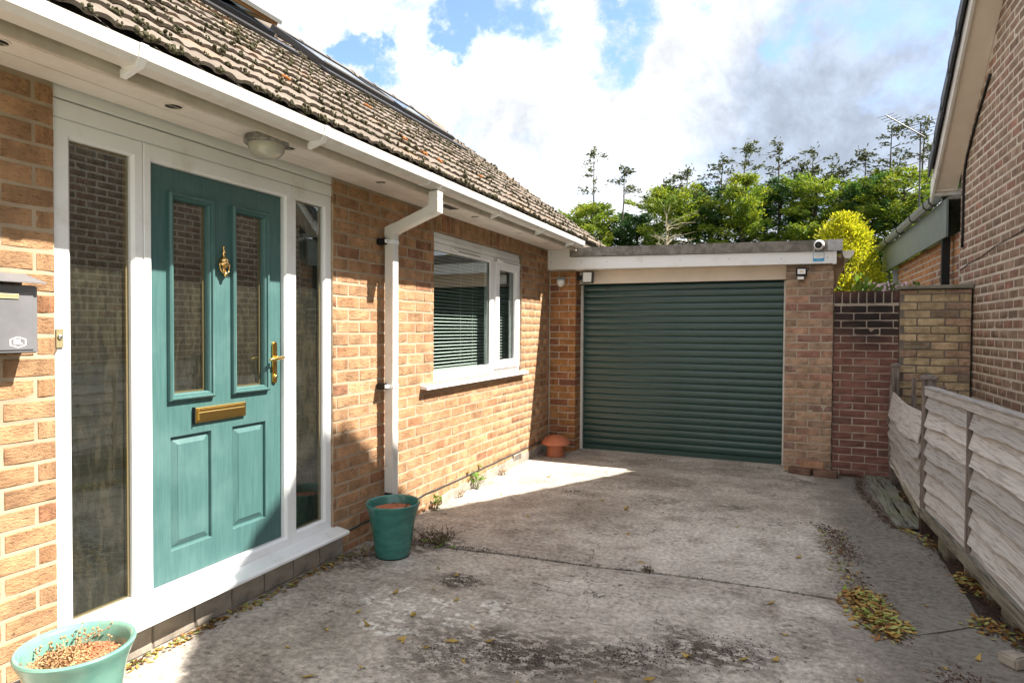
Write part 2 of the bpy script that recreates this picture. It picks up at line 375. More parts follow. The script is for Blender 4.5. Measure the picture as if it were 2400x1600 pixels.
def door_mat():
    m, t = newmat('green_door_paint'); p = t.p
    co = t.node('ShaderNodeTexCoord').outputs['Object']
    g = t.noise(t.mapping(co, scale=(90, 90, 5)), 1.0, 4, .6)
    g2 = t.noise(co, 3.5, 5, .6)
    c = t.mix(t.rng(g, .35, .7), (.050, .122, .118), (.068, .150, .146))
    c = t.mix(t.rng(g2, .45, .75, 0, .6), c, (.095, .185, .180))
    t.put(p.inputs['Base Color'], c); t.put(p.inputs['Roughness'], t.rng(g2, .3, .7, .38, .52)); p.inputs['Specular IOR Level'].default_value = .5
    b = t.node('ShaderNodeBump'); b.inputs['Strength'].default_value = .22; b.inputs['Distance'].default_value = .002
    t.put(b.inputs['Height'], g); t.l.new(b.outputs[0], p.inputs['Normal'])
    return m
M_DOOR = door_mat()
M_DOORDARK = pmat('dark_green_moulding', (.022, .082, .076), .36)
def shutter_mat():
    m, t = newmat('green_shutter'); p = t.p
    co = t.node('ShaderNodeTexCoord').outputs['Object']
    c = t.mix(t.rng(t.noise(t.mapping(co, scale=(.6, 1, 6)), 4.0, 5, .6), .35, .75), (.018, .054, .047), (.028, .070, .062))
    c = t.mix(t.rng(t.noise(co, 60, 3, .6), .68, .78, 0, .4), c, (.12, .14, .13))
    t.put(p.inputs['Base Color'], c); p.inputs['Roughness'].default_value = .30; p.inputs['Specular IOR Level'].default_value = .6
    b = t.node('ShaderNodeBump'); b.inputs['Strength'].default_value = .15; b.inputs['Distance'].default_value = .001
    t.put(b.inputs['Height'], t.noise(co, 500, 2, .5)); t.l.new(b.outputs[0], p.inputs['Normal'])
    return m
M_SHUTTER = shutter_mat()

def glass_mat(name, tint=(.9, .95, .93), f0=.11):
    m, t = newmat(name); t.n.remove(t.p)
    ge = t.node('ShaderNodeNewGeometry')
    cs = t.math('ABSOLUTE', t.vmath('DOT_PRODUCT', ge.outputs['Normal'], ge.outputs['Incoming']))
    fac = t.math('ADD', t.math('MULTIPLY', t.math('POWER', t.math('SUBTRACT', 1.0, cs), 4.0), .75), f0, clamp=True)
    g = t.node('ShaderNodeBsdfGlossy'); g.inputs['Roughness'].default_value = .0; g.inputs[0].default_value = (.95, .97, .97, 1)
    tr = t.node('ShaderNodeBsdfTransparent'); tr.inputs[0].default_value = (*tint, 1)
    mx = t.node('ShaderNodeMixShader'); t.l.new(fac, mx.inputs[0]); t.l.new(tr.outputs[0], mx.inputs[1]); t.l.new(g.outputs[0], mx.inputs[2])
    t.l.new(mx.outputs[0], t.out.inputs[0]); return m
M_GLASS = glass_mat('window_glass')
def ripple_mat():
    m, t = newmat('obscured_rippled_glass'); p = t.p
    co = t.node('ShaderNodeTexCoord').outputs['Object']
    n1 = t.noise(t.mapping(co, scale=(26, 26, 7)), 1.0, 3, .5, dist=1.2); n2 = t.noise(t.mapping(co, scale=(8, 8, 2.2)), 1.0, 3, .5)
    c = t.mix(t.rng(n1, .40, .62), (.036, .030, .024), (.070, .054, .040))
    c = t.mix(t.rng(n2, .45, .7, 0, .55), c, (.024, .024, .026))
    t.put(p.inputs['Base Color'], c); p.inputs['Roughness'].default_value = .12; p.inputs['Specular IOR Level'].default_value = .55
    b = t.node('ShaderNodeBump'); b.inputs['Strength'].default_value = .9; b.inputs['Distance'].default_value = .012
    t.put(b.inputs['Height'], n1); t.l.new(b.outputs[0], p.inputs['Normal']); return m
M_RIPPLE = ripple_mat()
M_LAMPGLASS = pmat('ribbed_lamp_glass', (.42, .40, .33), .12, coat=.4, grime=(.20, .17, .10), gscale=9)

def leaf_mat(name, stops, trans=.35, rough=.6, mixw=.4):
    m, t = newmat(name); p = t.p
    isl = t.node('ShaderNodeNewGeometry').outputs['Random Per Island']; oi = t.node('ShaderNodeObjectInfo').outputs['Random']
    wc = t.node('ShaderNodeNewGeometry').outputs['Position']
    f = t.math('ADD', t.math('MULTIPLY', isl, 1-mixw), t.math('MULTIPLY', t.rng(t.noise(wc, 1.3, 4, .6), .3, .7), mixw))
    c = t.ramp(f, stops)
    c = t.vmath('SCALE', c, scale=t.rng(oi, 0, 1, .82, 1.18, smooth=False))
    t.put(p.inputs['Base Color'], c); p.inputs['Roughness'].default_value = rough; p.inputs['Specular IOR Level'].default_value = .25
    tl = t.node('ShaderNodeBsdfTranslucent'); t.put(tl.inputs[0], t.vmath('MULTIPLY', c, (1.25, 1.25, .7)))
    mx = t.node('ShaderNodeMixShader'); mx.inputs[0].default_value = trans
    t.l.new(p.outputs[0], mx.inputs[1]); t.l.new(tl.outputs[0], mx.inputs[2]); t.l.new(mx.outputs[0], t.out.inputs[0]); return m
M_CONIFER = leaf_mat('conifer_foliage', [(0, (.045, .095, .022)), (.3, (.10, .165, .026)), (.6, (.185, .235, .030)), (.85, (.27, .29, .035)), (1, (.33, .33, .055))], trans=.42)
M_CONIFER_D = leaf_mat('dark_conifer_foliage', [(0, (.018, .055, .024)), (.4, (.035, .095, .034)), (.75, (.075, .145, .036)), (1, (.15, .20, .045))], trans=.35)
M_WHIP = leaf_mat('sparse_top_foliage', [(0, (.035, .045, .015)), (.5, (.06, .075, .02)), (1, (.11, .12, .03))], trans=.2)
M_GOLDLEAF = leaf_mat('golden_foliage', [(0, (.20, .25, .02)), (.3, (.38, .40, .025)), (.7, (.58, .53, .035)), (1, (.78, .66, .10))], trans=.5)
M_GREENLEAF = leaf_mat('green_leaf', [(0, (.06, .13, .03)), (.5, (.12, .22, .04)), (1, (.24, .33, .08))], trans=.35)
M_LITTER = leaf_mat('fallen_leaf', [(0, (.07, .035, .02)), (.22, (.20, .09, .03)), (.42, (.36, .18, .045)), (.62, (.42, .31, .09)), (.84, (.36, .38, .13)), (1, (.17, .26, .05))], trans=.15, rough=.7, mixw=.0)
M_BROWNLITTER = leaf_mat('brown_litter', [(0, (.05, .03, .022)), (.5, (.11, .06, .04)), (.85, (.17, .095, .055)), (1, (.30, .17, .06))], trans=.05, rough=.9)
M_MOSS = leaf_mat('roof_moss', [(0, (.022, .021, .012)), (.4, (.045, .042, .022)), (.75, (.080, .072, .042)), (1, (.17, .14, .095))], trans=.05, rough=1)
M_LICHEN = pmat('orange_lichen', (.36, .13, .03), 1.0, col2=(.25, .09, .025), vscale=40, bump=1, bscale=200)
M_GRIT = leaf_mat('moss_grit', [(0, (.025, .022, .018)), (.5, (.06, .05, .04)), (.85, (.10, .085, .07)), (1, (.17, .16, .14))], trans=.0, rough=1)

def tile_mat():
    m, t = newmat('concrete_roof_tile'); p = t.p
    oi = t.node('ShaderNodeObjectInfo').outputs['Random']; isl = t.node('ShaderNodeNewGeometry').outputs['Random Per Island']
    r = t.math('FRACT', t.math('ADD', t.math('MULTIPLY', isl, 7.31), t.math('MULTIPLY', oi, 5.77)))
    wc = t.node('ShaderNodeNewGeometry').outputs['Position']
    c = t.ramp(r, [(0, (.145, .120, .100)), (.5, (.175, .146, .122)), (.9, (.20, .165, .138)), (1, (.23, .15, .10))])
    c = t.mix(t.rng(t.noise(wc, 9, 6, .65), .45, .75, 0, .55), c, (.115, .098, .080))
    c = t.mix(t.rng(t.noise(wc, 45, 3, .6), .60, .72, 0, .5), c, (.235, .205, .175))
    t.put(p.inputs['Base Color'], c); p.inputs['Roughness'].default_value = .92; p.inputs['Specular IOR Level'].default_value = .2
    b = t.node('ShaderNodeBump'); b.inputs['Strength'].default_value = .7; b.inputs['Distance'].default_value = .004
    t.put(b.inputs['Height'], t.noise(wc, 130, 4, .65)); t.l.new(b.outputs[0], p.inputs['Normal']); return m
M_TILE = tile_mat()

def glaze_mat():
    m, t = newmat('teal_glaze'); p = t.p
    co = t.node('ShaderNodeTexCoord').outputs['Object']
    n = t.noise(t.mapping(co, scale=(1, 1, 3)), 9, 5, .6)
    c = t.mix(t.rng(n, .35, .7), (.030, .145, .120), (.045, .19, .165))
    c = t.mix(t.rng(t.noise(co, 26, 4, .6), .6, .75, 0, .35), c, (.10, .16, .13))
    t.put(p.inputs['Base Color'], c); p.inputs['Roughness'].default_value = .22; p.inputs['Coat Weight'].default_value = .3
    return m
M_GLAZE = glaze_mat()
M_GLAZE_L = pmat('pale_teal_glaze', (.11, .27, .22), .2, col2=(.16, .33, .27), vscale=8, coat=.3, grime=(.14, .22, .15), gscale=10)

def concrete_mat(name, base, pale, dark, damp=0.0):
    m, t = newmat(name); p = t.p
    wc = t.node('ShaderNodeNewGeometry').outputs['Position']
    ev = t.mapping(wc, scale=(1, 1, 0))
    w = t.mapping(t.vmath('ADD', ev, t.vmath('SCALE', t.vmath('SUBTRACT', t.noise(ev, 4.0, 5, .6, out=1), (.5, .5, .5)), scale=.55)), scale=(1, 1, 0))
    nb = t.noise(t.mapping(ev, scale=(1, 1.2, 1)), 1.3, 5, .60)
    c = t.mix(t.rng(nb, .34, .64), base, pale)
    nm = t.noise(ev, 6.0, 6, .70)
    c = t.vmath('SCALE', c, scale=t.rng(nm, .3, .7, .80, 1.16))
    def blobs(lst):
        tot = None
        for (x, y, r, a, sx) in lst:
            v = t.mapping(w, scale=(1.0/sx, 1, 1), loc=(-x/sx, -y, 0))
            f = t.rng(t.vmath('LENGTH', v), r, r*.1, 0, a); tot = f if tot is None else t.math('MAXIMUM', tot, f)
        return tot
    dk = blobs([(1.55, 2.60, .40, 1.0, 2.2), (2.30, 2.95, .26, .95, 1.7), (1.95, 2.72, .30, .9, 1.6), (1.25, 2.35, .30, .75, 1.5), (.92, 3.18, .17, .95, 1.2), (2.27, 5.43, .16, .7, 1.3), (1.70, 5.35, .35, .55, 1.6),
                (.45, 3.68, .38, .9, 1.3), (.15, 3.2, .30, .8, 1.0), (1.55, 4.55, .30, .30, 1.8), (1.5, 6.0, .5, .35, 2.0), (2.95, 4.7, .45, .6, .5), (.55, 2.85, .25, .45, 1.0), (2.1, 6.7, .3, .4, 2.5), (2.75, 3.15, .3, .45, 1.0), (.5, 1.9, .5, .4, 1.2), (1.1, 4.6, .3, .35, 1.4)])
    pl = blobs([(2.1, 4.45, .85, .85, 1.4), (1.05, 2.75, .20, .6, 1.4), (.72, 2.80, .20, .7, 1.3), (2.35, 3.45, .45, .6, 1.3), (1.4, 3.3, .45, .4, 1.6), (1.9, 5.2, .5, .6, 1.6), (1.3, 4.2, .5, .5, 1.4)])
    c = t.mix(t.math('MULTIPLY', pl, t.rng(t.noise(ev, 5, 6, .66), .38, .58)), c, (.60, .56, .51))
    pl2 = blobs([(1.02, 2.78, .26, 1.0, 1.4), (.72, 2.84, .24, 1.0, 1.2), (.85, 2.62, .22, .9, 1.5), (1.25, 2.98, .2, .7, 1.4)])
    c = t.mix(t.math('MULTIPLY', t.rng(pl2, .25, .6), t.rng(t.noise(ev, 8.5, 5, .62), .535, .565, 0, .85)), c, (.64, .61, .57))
    fleck = t.noise(t.mapping(ev, rot=(0, 0, .25), scale=(1, 1.6, 1)), 21.0, 4, .60)
    big = t.noise(ev, 2.1, 6, .65)
    fk = t.math('MULTIPLY', t.rng(fleck, .57, .62), t.rng(big, .44, .60))
    c = t.mix(t.math('MULTIPLY', fk, .8), c, dark)
    dn = t.rng(t.noise(t.mapping(ev, rot=(0, 0, .4), scale=(1, 1.9, 1)), 12.0, 6, .72), .42, .52)
    c = t.mix(t.math('MULTIPLY', dk, dn), c, (dark[0]*1.05, dark[1]*1.0, dark[2]*.98))
    c = t.mix(t.rng(big, .52, .78, 0, .62), c, (dark[0]*1.35, dark[1]*1.3, dark[2]*1.25))
    ck = t.voro(t.vmath('ADD', ev, t.vmath('SCALE', t.noise(ev, 3, 5, .6, out=1), scale=.5)), 1.1, feature='DISTANCE_TO_EDGE')
    c = t.mix(t.math('MULTIPLY', t.rng(ck, .006, .001), t.rng(t.noise(ev, .9, 2), .5, .6, 0, .8)), c, (.05, .045, .04))
    sep = t.node('ShaderNodeSeparateXYZ'); t.put(sep.inputs[0], w)
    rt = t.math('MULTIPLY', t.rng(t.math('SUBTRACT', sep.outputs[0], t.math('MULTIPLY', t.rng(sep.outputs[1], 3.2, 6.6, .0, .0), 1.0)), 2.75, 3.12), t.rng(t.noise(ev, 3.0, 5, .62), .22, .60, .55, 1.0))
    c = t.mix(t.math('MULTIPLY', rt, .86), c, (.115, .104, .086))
    c = t.vmath('SCALE', c, scale=t.rng(t.noise(ev, 34, 5, .72), .32, .68, .68, 1.30))
    c = t.mix(t.math('MULTIPLY', rt, t.rng(fleck, .46, .60, 0, .75)), c, (.235, .225, .20))
    if damp: c = t.mix(t.rng(t.noise(ev, 2.6, 5, .6), .4, .7, 0, damp), c, (.095, .10, .065))
    g = t.noise(ev, 160, 3, .7)
    c = t.vmath('SCALE', c, scale=t.rng(g, .25, .75, .80, 1.18))
    t.put(p.inputs['Base Color'], c); p.inputs['Roughness'].default_value = .9; p.inputs['Specular IOR Level'].default_value = .25
    b = t.node('ShaderNodeBump'); b.inputs['Strength'].default_value = .6; b.inputs['Distance'].default_value = .006
    t.put(b.inputs['Height'], t.math('ADD', t.math('MULTIPLY', nm, .8), t.math('ADD', t.math('MULTIPLY', g, .35), t.math('MULTIPLY', fleck, -.4)))); t.l.new(b.outputs[0], p.inputs['Normal'])
    return m
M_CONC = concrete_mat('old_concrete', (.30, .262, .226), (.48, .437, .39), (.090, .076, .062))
M_CONC_R = concrete_mat('algae_dark_concrete', (.15, .142, .13), (.22, .21, .19), (.075, .07, .063), damp=.25)
M_GRASS = pmat('garden_grass', (.06, .10, .03), 1.0, col2=(.10, .13, .04), vscale=3, bump=1, bscale=40, dist=.03)

# ---------------------------------------------------------------- brick walls
def brick_proto(seed, L, H, D=.03, rough=.0022):
    r = np.random.default_rng(seed)
    b = .0045; nx, nz = 4, 3
    xs = np.linspace(-L/2+b, L/2-b, nx); zs = np.linspace(-H/2+b, H/2-b, nz)
    v = []; f = []
    for z in zs:
        for x in xs: v.append((x+r.normal(0, rough*.6), -.0 + r.normal(0, rough), z+r.normal(0, rough*.3)))
    for j in range(nz-1):
        for i in range(nx-1): a = j*nx+i; f.append((a, a+1, a+nx+1, a+nx))
    per = [i for i in range(nx)] + [j*nx+nx-1 for j in range(1, nz)] + [(nz-1)*nx+i for i in range(nx-2, -1, -1)] + [j*nx for j in range(nz-2, 0, -1)]
    rim0 = len(v)
    for i in per:
        x, y, z = v[i]; ex = np.clip(x*1.0 + math.copysign(b, x) if abs(x) > L/2-b*2.2 else x, -L/2, L/2); ez = z + math.copysign(b, z) if abs(z) > H/2-b*2.2 else z
        v.append((ex+r.normal(0, .0007), .005, ez+r.normal(0, .0007)))
    back0 = len(v)
    for k in range(len(per)): x, y, z = v[rim0+k]; v.append((x, D, z))
    n = len(per)
    for k in range(n):
        k2 = (k+1) % n; f.append((per[k2], per[k], rim0+k, rim0+k2)); f.append((rim0+k2, rim0+k, back0+k, back0+k2))
    return np.array(v), f
FACE_ROT = {'-y': 0.0, '+x': math.pi/2, '-x': -math.pi/2}
def bricks_on(parent, mat, items, face, H, name='brick', nmax=300, L0=.222, force_stuff=False, rough=.0022, jit=.0012):
    """items: (u, plane, z, length, height); u runs along the wall. face plane value = brick front"""
    protos = [brick_proto(100+i, L0, H, rough=rough) for i in range(7)]
    meshes = []
    for i, (v, f) in enumerate(protos):
        me = bpy.data.meshes.new(name); me.from_pydata(v.tolist(), [], f); me.update(); me.materials.append(mat); meshes.append(me)
    rz = FACE_ROT[face]; c, s = math.cos(rz), math.sin(rz)
    sc = []
    for it in items:
        u, pl, z, L, h = it
        P = (u, pl, z) if face == '-y' else (pl, u, z)
        x, y, d = project(P)
        vis = d > .2 and -120 < x < 2520 and -120 < y < 1720
        sc.append((L*h/d**2 if vis else -1.0/max(d, .1) if d > 0 else -99))
    order = np.argsort(-np.array(sc)); keep = set(order[:nmax].tolist()) if not force_stuff else set()
    keep = {k for k in keep if sc[k] > 0}
    BV = []; BF = {}
    allv = []; allf = []; nb = 0
    for k, (u, pl, z, L, h) in enumerate(items):
        r = random.Random(k*31+int(abs(u)*1000)); i = r.randrange(len(protos))
        dj = r.gauss(0, jit); rot = rz + r.gauss(0, .004); sx = L/L0; sz = h/H; tilt = r.gauss(0, .006)
        P = np.array([u, pl+dj, z]) if face == '-y' else np.array([pl+dj, u, z])
        flip = -1 if r.random() < .5 else 1
        if k in keep:
            o = bpy.data.objects.new(name, meshes[i]); COL.objects.link(o); o.parent = parent
            o.location = tuple(P-off(parent)); o.rotation_euler = (0, tilt if L > .15 else 0, rot); o.scale = (sx, 1, sz)
        else:
            v, f = protos[i]; w = v*np.array([sx, 1, sz])
            cc, ss = math.cos(rot), math.sin(rot)
            w = np.stack([w[:, 0]*cc-w[:, 1]*ss, w[:, 0]*ss+w[:, 1]*cc, w[:, 2]], 1)+P
            allv.append(w); allf.append(np.array(f)+nb); nb += len(w)
    if allv:
        o = np_build(name+'work', np.concatenate(allv), np.concatenate(allf), mat, parent); o['kind'] = 'stuff'
def course_items(u0, u1, z0, z1, course, half, plane, holes=(), u_ref=0.0, joint=.010, par=0, ragged=0):
    """stretcher bond clipped to u0..u1 and to holes (ua,ub,za,zb)"""
    out = []; row = 0; z = z0
    while z + course*.5 < z1:
        h = min(course-joint, z1-z-.001)
        segs = [(u0, u1)]
        zc = z+h/2
        for (a, b, c, d) in holes:
            if c < zc < d:
                ns = []
                for (p, q) in segs:
                    if b <= p or a >= q: ns.append((p, q)); continue
                    if a > p: ns.append((p, a))
                    if b < q: ns.append((b, q))
                segs = ns
        k0 = math.floor((u0-u_ref)/(2*half))-1; st = u_ref + (half if (row+par) % 2 else 0.0)
        for (p, q) in segs:
            k = math.floor((p-st)/(2*half))
            while st+k*2*half < q:
                a = max(st+k*2*half+joint/2, p); b = min(st+(k+1)*2*half-joint/2, q)
                if b-a > .028: out.append(((a+b)/2, plane, z+h/2, b-a, h))
                k += 1
        z += course; row += 1
    return out
def slab_cells(mb, axis, a, b, u0, u1, z0, z1, holes):
    """wall body between planes a..b with rectangular holes"""
    us = sorted({u0, u1, *[h[0] for h in holes], *[h[1] for h in holes]}); zs = sorted({z0, z1, *[h[2] for h in holes], *[h[3] for h in holes]})
    us = [u for u in us if u0 <= u <= u1]; zs = [z for z in zs if z0 <= z <= z1]
    for i in range(len(us)-1):
        run = None
        for j in range(len(zs)-1):
            uc, zc = (us[i]+us[i+1])/2, (zs[j]+zs[j+1])/2
            inside = any(h[0] < uc < h[1] and h[2] < zc < h[3] for h in holes)
            if not inside:
                run = [zs[j], zs[j+1]] if run is None else [run[0], zs[j+1]]
            if (inside or j == len(zs)-2) and run is not None:
                if axis == 'x': mb.box(a, b, us[i], us[i+1], run[0], run[1])
                else: mb.box(us[i], us[i+1], a, b, run[0], run[1])
                run = None
    return mb
def ring(mb, y0, y1, z0, z1, w, xb, xf, ch=.012):
    """+X facing frame; w=(left,right,bottom,top) widths; chamfered inner edge"""
    l, r, b, t = w
    return mb.rects(y0, y1, z0, z1, [(0, xb), (.0, xf-.003), (.003, xf), ((l-ch, r-ch, b-ch, t-ch), xf), (w, xf-ch*1.1), (w, xb)], cap=False)

def tri_leaves(C, D, L, W, seed):
    """elongated leaf sprays: one quad each around centre C, direction D"""
    r = np.random.default_rng(seed); n = len(C); D = D/(np.linalg.norm(D, axis=1, keepdims=True)+1e-9)
    R_ = r.normal(0, 1, (n, 3)); R_[:, 2] *= .6; S = np.cross(D, R_); S /= np.linalg.norm(S, axis=1, keepdims=True)+1e-9
    L = np.asarray(L).reshape(-1, 1)*r.uniform(.6, 1.4, (n, 1)); W = np.asarray(W).reshape(-1, 1)*r.uniform(.6, 1.4, (n, 1))
    V = np.stack([C-D*L*.5, C+S*W*.5+D*L*.05, C+D*L*.5, C-S*W*.5+D*L*.05], 1)
    return V.reshape(-1, 3), np.arange(4*n).reshape(n, 4)
# ================================================================ SETTING
g = MB(); g.box(-400, 400, -400, 600, -.30, -.07); tag(g.build('ground', M_GRASS), 'grassy garden ground around the houses', 'ground', kind='structure')
drv = MB().box(-.05, 4.2, -4, 7.9, -.069, -.028).build('driveway', M_SOIL); tag(drv, 'stained concrete driveway between the house and the fence', 'driveway', kind='structure')
def jag(pts, amp, step=.07, seed=0):
    r = np.random.default_rng(seed); out = []
    n = len(pts)
    for i in range(n):
        p, q = np.array(pts[i], float), np.array(pts[(i+1) % n], float); L = np.linalg.norm(q-p); k = max(1, int(L/step))
        for j in range(k): out.append(p+(q-p)*j/k+r.normal(0, amp, 2))
    return [tuple(a) for a in out]
JO = [(-.0, 3.555), (.33, 3.608), (.57, 3.651), (1.01, 3.694), (1.57, 3.721), (2.065, 3.787), (2.53, 3.811), (2.885, 3.80)]
def slab(name, poly, mat, amp=.003, seed=0, top=0.0):
    return MB().prism(jag(poly, amp, seed=seed), 'z', -.028, top).build(name, mat, drv)
JO += [(3.02, 3.66), (3.13, 3.46), (3.32, 3.60), (3.52, 3.76), (4.1, 3.80)]
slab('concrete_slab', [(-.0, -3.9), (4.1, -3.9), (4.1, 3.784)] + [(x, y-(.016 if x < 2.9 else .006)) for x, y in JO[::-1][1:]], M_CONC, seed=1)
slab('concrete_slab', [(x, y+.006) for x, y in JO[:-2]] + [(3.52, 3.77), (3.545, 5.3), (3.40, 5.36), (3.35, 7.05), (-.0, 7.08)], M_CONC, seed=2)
slab('garage_threshold', [(.30, 7.10), (2.62, 7.10), (2.62, 7.86), (.30, 7.86)], M_CONC, seed=5, top=.004)

# ================================================================ HOUSE
house = thing('brick_bungalow', 'buff brick bungalow with mossy tiled roof, white gutter and green front door', 'house', (-2.2, 3.0, 0))
YV = 8.7; YN = -3.0                       # far and near gable
SOFZ = 2.385
DO = (1.548, 3.192, .13, 2.50)            # door opening (y0,y1,z0,z1)
WO = (4.428, 6.287, 1.0, 2.238)
wb = MB(); slab_cells(wb, 'x', -.12, -.0026, YN, YV-.1, -.06, 2.47, [DO, WO])
wall = wb.build('wall', M_MORTAR, house)
SOL = (4.40, 6.30, 2.238, 2.50)
its = course_items(.2, 7.135, .138, 2.40, .080, .1165, .0, joint=.0105, holes=[DO, WO, SOL, (4.40, 6.30, 2.20, 2.6)], u_ref=4.3905, par=0)
its += course_items(.2, 7.135, -.026, .128, .0775, .1165, -.001, [DO], u_ref=4.3905)
bricks_on(wall, M_BRICK, its, '+x', .070, rough=.0011, jit=.0006)
bs = []
y = 4.405
while y < 6.27: bs.append((y+.033, .0, 2.238+.075, .066, .15)); y += .0765
bricks_on(wall, M_BRICK, bs, '+x', .15, L0=.066, rough=.0011, jit=.0006)
# rest of the shell
MB().box(-4.5, -4.4, YN, YV-.1, 0, 2.6).build('rear_wall', M_MORTAR, house)
MB().box(-4.4, -.12, YN, YN+.1, 0, 2.47).build('gable_wall', M_MORTAR, house)
gb = MB(); gb.prism([(-4.4, 0), (-.12, 0), (-.12, 2.47), (-2.2, 4.2), (-4.4, 2.6)], 'y', YV-.2, YV-.1); gb.build('gable_wall', M_MORTAR, house)
MB().box(-4.4, -.12, YN+.1, YV-.2, .02, .06).build('floor', M_INTFLOOR, house)
MB().box(-4.4, -.12, YN+.1, YV-.2, 2.42, 2.45).build('ceiling', M_INTERIOR, house)
MB().box(-1.5, -1.42, 1.2, 3.5, .06, 2.42).build('partition', M_INTERIOR, house)
pb = MB(); pb.box(-1.42, -.121, 3.60, 3.68, .06, 2.42); pb.box(-1.42, -.121, 1.2, 1.28, .06, 2.42); pb.build('partition', M_INTERIOR, house)
MB().box(-3.2, -3.1, 3.7, 8.5, .06, 2.42).build('partition', M_INTERIOR, house)
# damp course and plinth
for (a, b) in ((.0, 1.53), (3.235, 7.13)):
    dp = MB()
    n = int((b-a)/.12); ys = np.linspace(a, b, n+1); r = np.random.default_rng(3)
    top = .1325 + r.normal(0, .0022, n+1)
    for i in range(n): dp.hexa([(-.004, ys[i], top[i]-.004), (.007, ys[i], top[i]-.004), (.007, ys[i+1], top[i+1]-.004), (-.004, ys[i+1], top[i+1]-.004), (-.004, ys[i], top[i]+.003), (.007, ys[i], top[i]+.003), (.007, ys[i+1], top[i+1]+.003), (-.004, ys[i+1], top[i+1]+.003)])
    dp.build('damp_proof_course', M_DPC, house)
pl = MB(); r = np.random.default_rng(5); n = 60; ys = np.linspace(4.55, 7.13, n); tops = .062 + .03*np.clip((ys-4.8)/1.4, 0, 1) + r.normal(0, .007, n)
for i in range(n-1): pl.hexa([(-.003, ys[i], -.03), (.016, ys[i], -.03), (.016, ys[i+1], -.03), (-.003, ys[i+1], -.03), (-.003, ys[i], tops[i]+.006), (.009, ys[i], tops[i]), (.009, ys[i+1], tops[i+1]), (-.003, ys[i+1], tops[i+1]+.006)])
pl.build('plinth', M_PLINTH, house)
st = []
y = 1.50
while y < 3.26: st.append((y+.11, .012, .058, .212, .108)); y += .222
MB().box(-.02, .006, 1.47, 3.262, -.03, .128).build('step_base', M_MORTAR_D, house)
bricks_on(house, M_PLINTH, st, '+x', .108, name='step_block')
# air brick
ab = MB().rects(6.06, 6.26, .062, .122, [(0, 0), (0, .014), (.006, .018)], x=0)
abo = ab.build('air_brick', M_PLINTH, house)
sl_ = MB()
for j in range(3):
    for k in range(9): sl_.box(.0165, .0192, 6.075+k*.019, 6.087+k*.019, .073+j*.015, .081+j*.015)
sl_.build('vent_slot', M_BLACK, abo)

# ---- entrance screen
scr = MB()
ring(scr, 1.552, 1.928, .19, 2.262, (.070, .050, .066, .072), -.085, -.015)
ring(scr, 1.930, 2.842, .19, 2.262, (.044, .048, .056, .074), -.085, -.013)
ring(scr, 2.844, 3.190, .19, 2.262, (.046, .064, .066, .072), -.085, -.015)
door_frame = scr.build('door_frame', M_UPVC, house, auto=30)
for (a, b) in ((1.622, 1.878), (2.890, 3.126)):
    ring(MB(), 0, 1, 0, 1, (.1,)*4, 0, 1)
    MB().box(-.046, -.042, a, b, .256, 2.19).build('pane', M_GLASS, door_frame)
    MB().box(-.068, -.062, a, b, .256, 2.19).build('rippled_pane', M_RIPPLE, door_frame)
    s = MB(); s.box(-.062, -.045, a, a+.004, .256, 2.19); s.box(-.062, -.045, b-.012, b, .256, 2.19); s.box(-.062, -.045, a+.004, b-.012, .256, .262); s.box(-.062, -.045, a+.004, b-.012, 2.182, 2.19)
    s.build('glazing_spacer', M_SPACER, door_frame)
sill = MB(); sill.prism([(-.085, .186), (-.014, .192), (.03, .190), (.098, .178), (.106, .172), (.106, .158), (.094, .156), (.092, .150), (-.085, .150)], 'y', 1.50, 3.222)
sill.build('door_sill', M_UPVC, house, bevel=.002)
hd = [(2.264, 2.336), (2.340, 2.398)]
for (a, b) in hd:
    MB().rects(1.552, 3.215, a, b, [(0, -.06), (0, -.020), (.004, -.015)]).build('cladding_board', M_UPVC, house)
MB().box(-.06, .012, 1.545, 3.225, 2.3985, 2.412).build('cover_trim', M_UPVC_D, house)

# ---- front door
L1 = (2.068, 2.326, 1.098, 2.080); L2 = (2.438, 2.693, 1.098, 2.080); P1 = (2.083, 2.315, .390, .930); P2 = (2.446, 2.677, .390, .930)
df = MB(); slab_cells(df, 'x', -.092, -.048, 1.976, 2.792, .250, 2.186, [tuple(np.array(L)+np.array([.004, -.004, .004, -.004])) for L in (L1, L2)] + [P1, P2])
door = df.build('front_door', M_DOOR, house); door['label'] = 'weathered teal green door leaf with two glazed lights'
for L in (L1, L2):
    m = MB().rects(L[0], L[1], L[2], L[3], [(0, -.047), (.002, -.030), (.010, -.023), (.018, -.026), (.021, -.036), (.027, -.036), (.0345, -.046), (.0345, -.075)], cap=False)
    m.build('light_moulding', M_DOORDARK if False else M_DOOR, door, auto=40)
    MB().box(-.066, -.062, L[0]+.034, L[1]-.034, L[2]+.034, L[3]-.034).build('pane', M_GLASS, door)
    MB().box(-.082, -.078, L[0]+.034, L[1]-.034, L[2]+.034, L[3]-.034).build('rippled_pane', M_RIPPLE, door)
    s = MB(); s.box(-.078, -.066, L[1]-.046, L[1]-.0345, L[2]+.035, L[3]-.035); s.box(-.078, -.066, L[0]+.0345, L[1]-.046, L[2]+.035, L[2]+.042); s.build('glazing_spacer', M_SPACER, door)
for L in (P1, P2):
    MB().rects(L[0], L[1], L[2], L[3], [(0, -.0478), (.002, -.0500), (.005, -.0640), (.010, -.0650), (.012, -.0645), (.040, -.0520), (.041, -.0500)], cap=True).build('raised_panel', M_DOOR, door)
lb = MB().rects(2.208, 2.523, .980, 1.054, [(0, -.048), (0, -.034), (.003, -.032)]); lbo = lb.build('letterbox', M_GOLD, door, bevel=0)
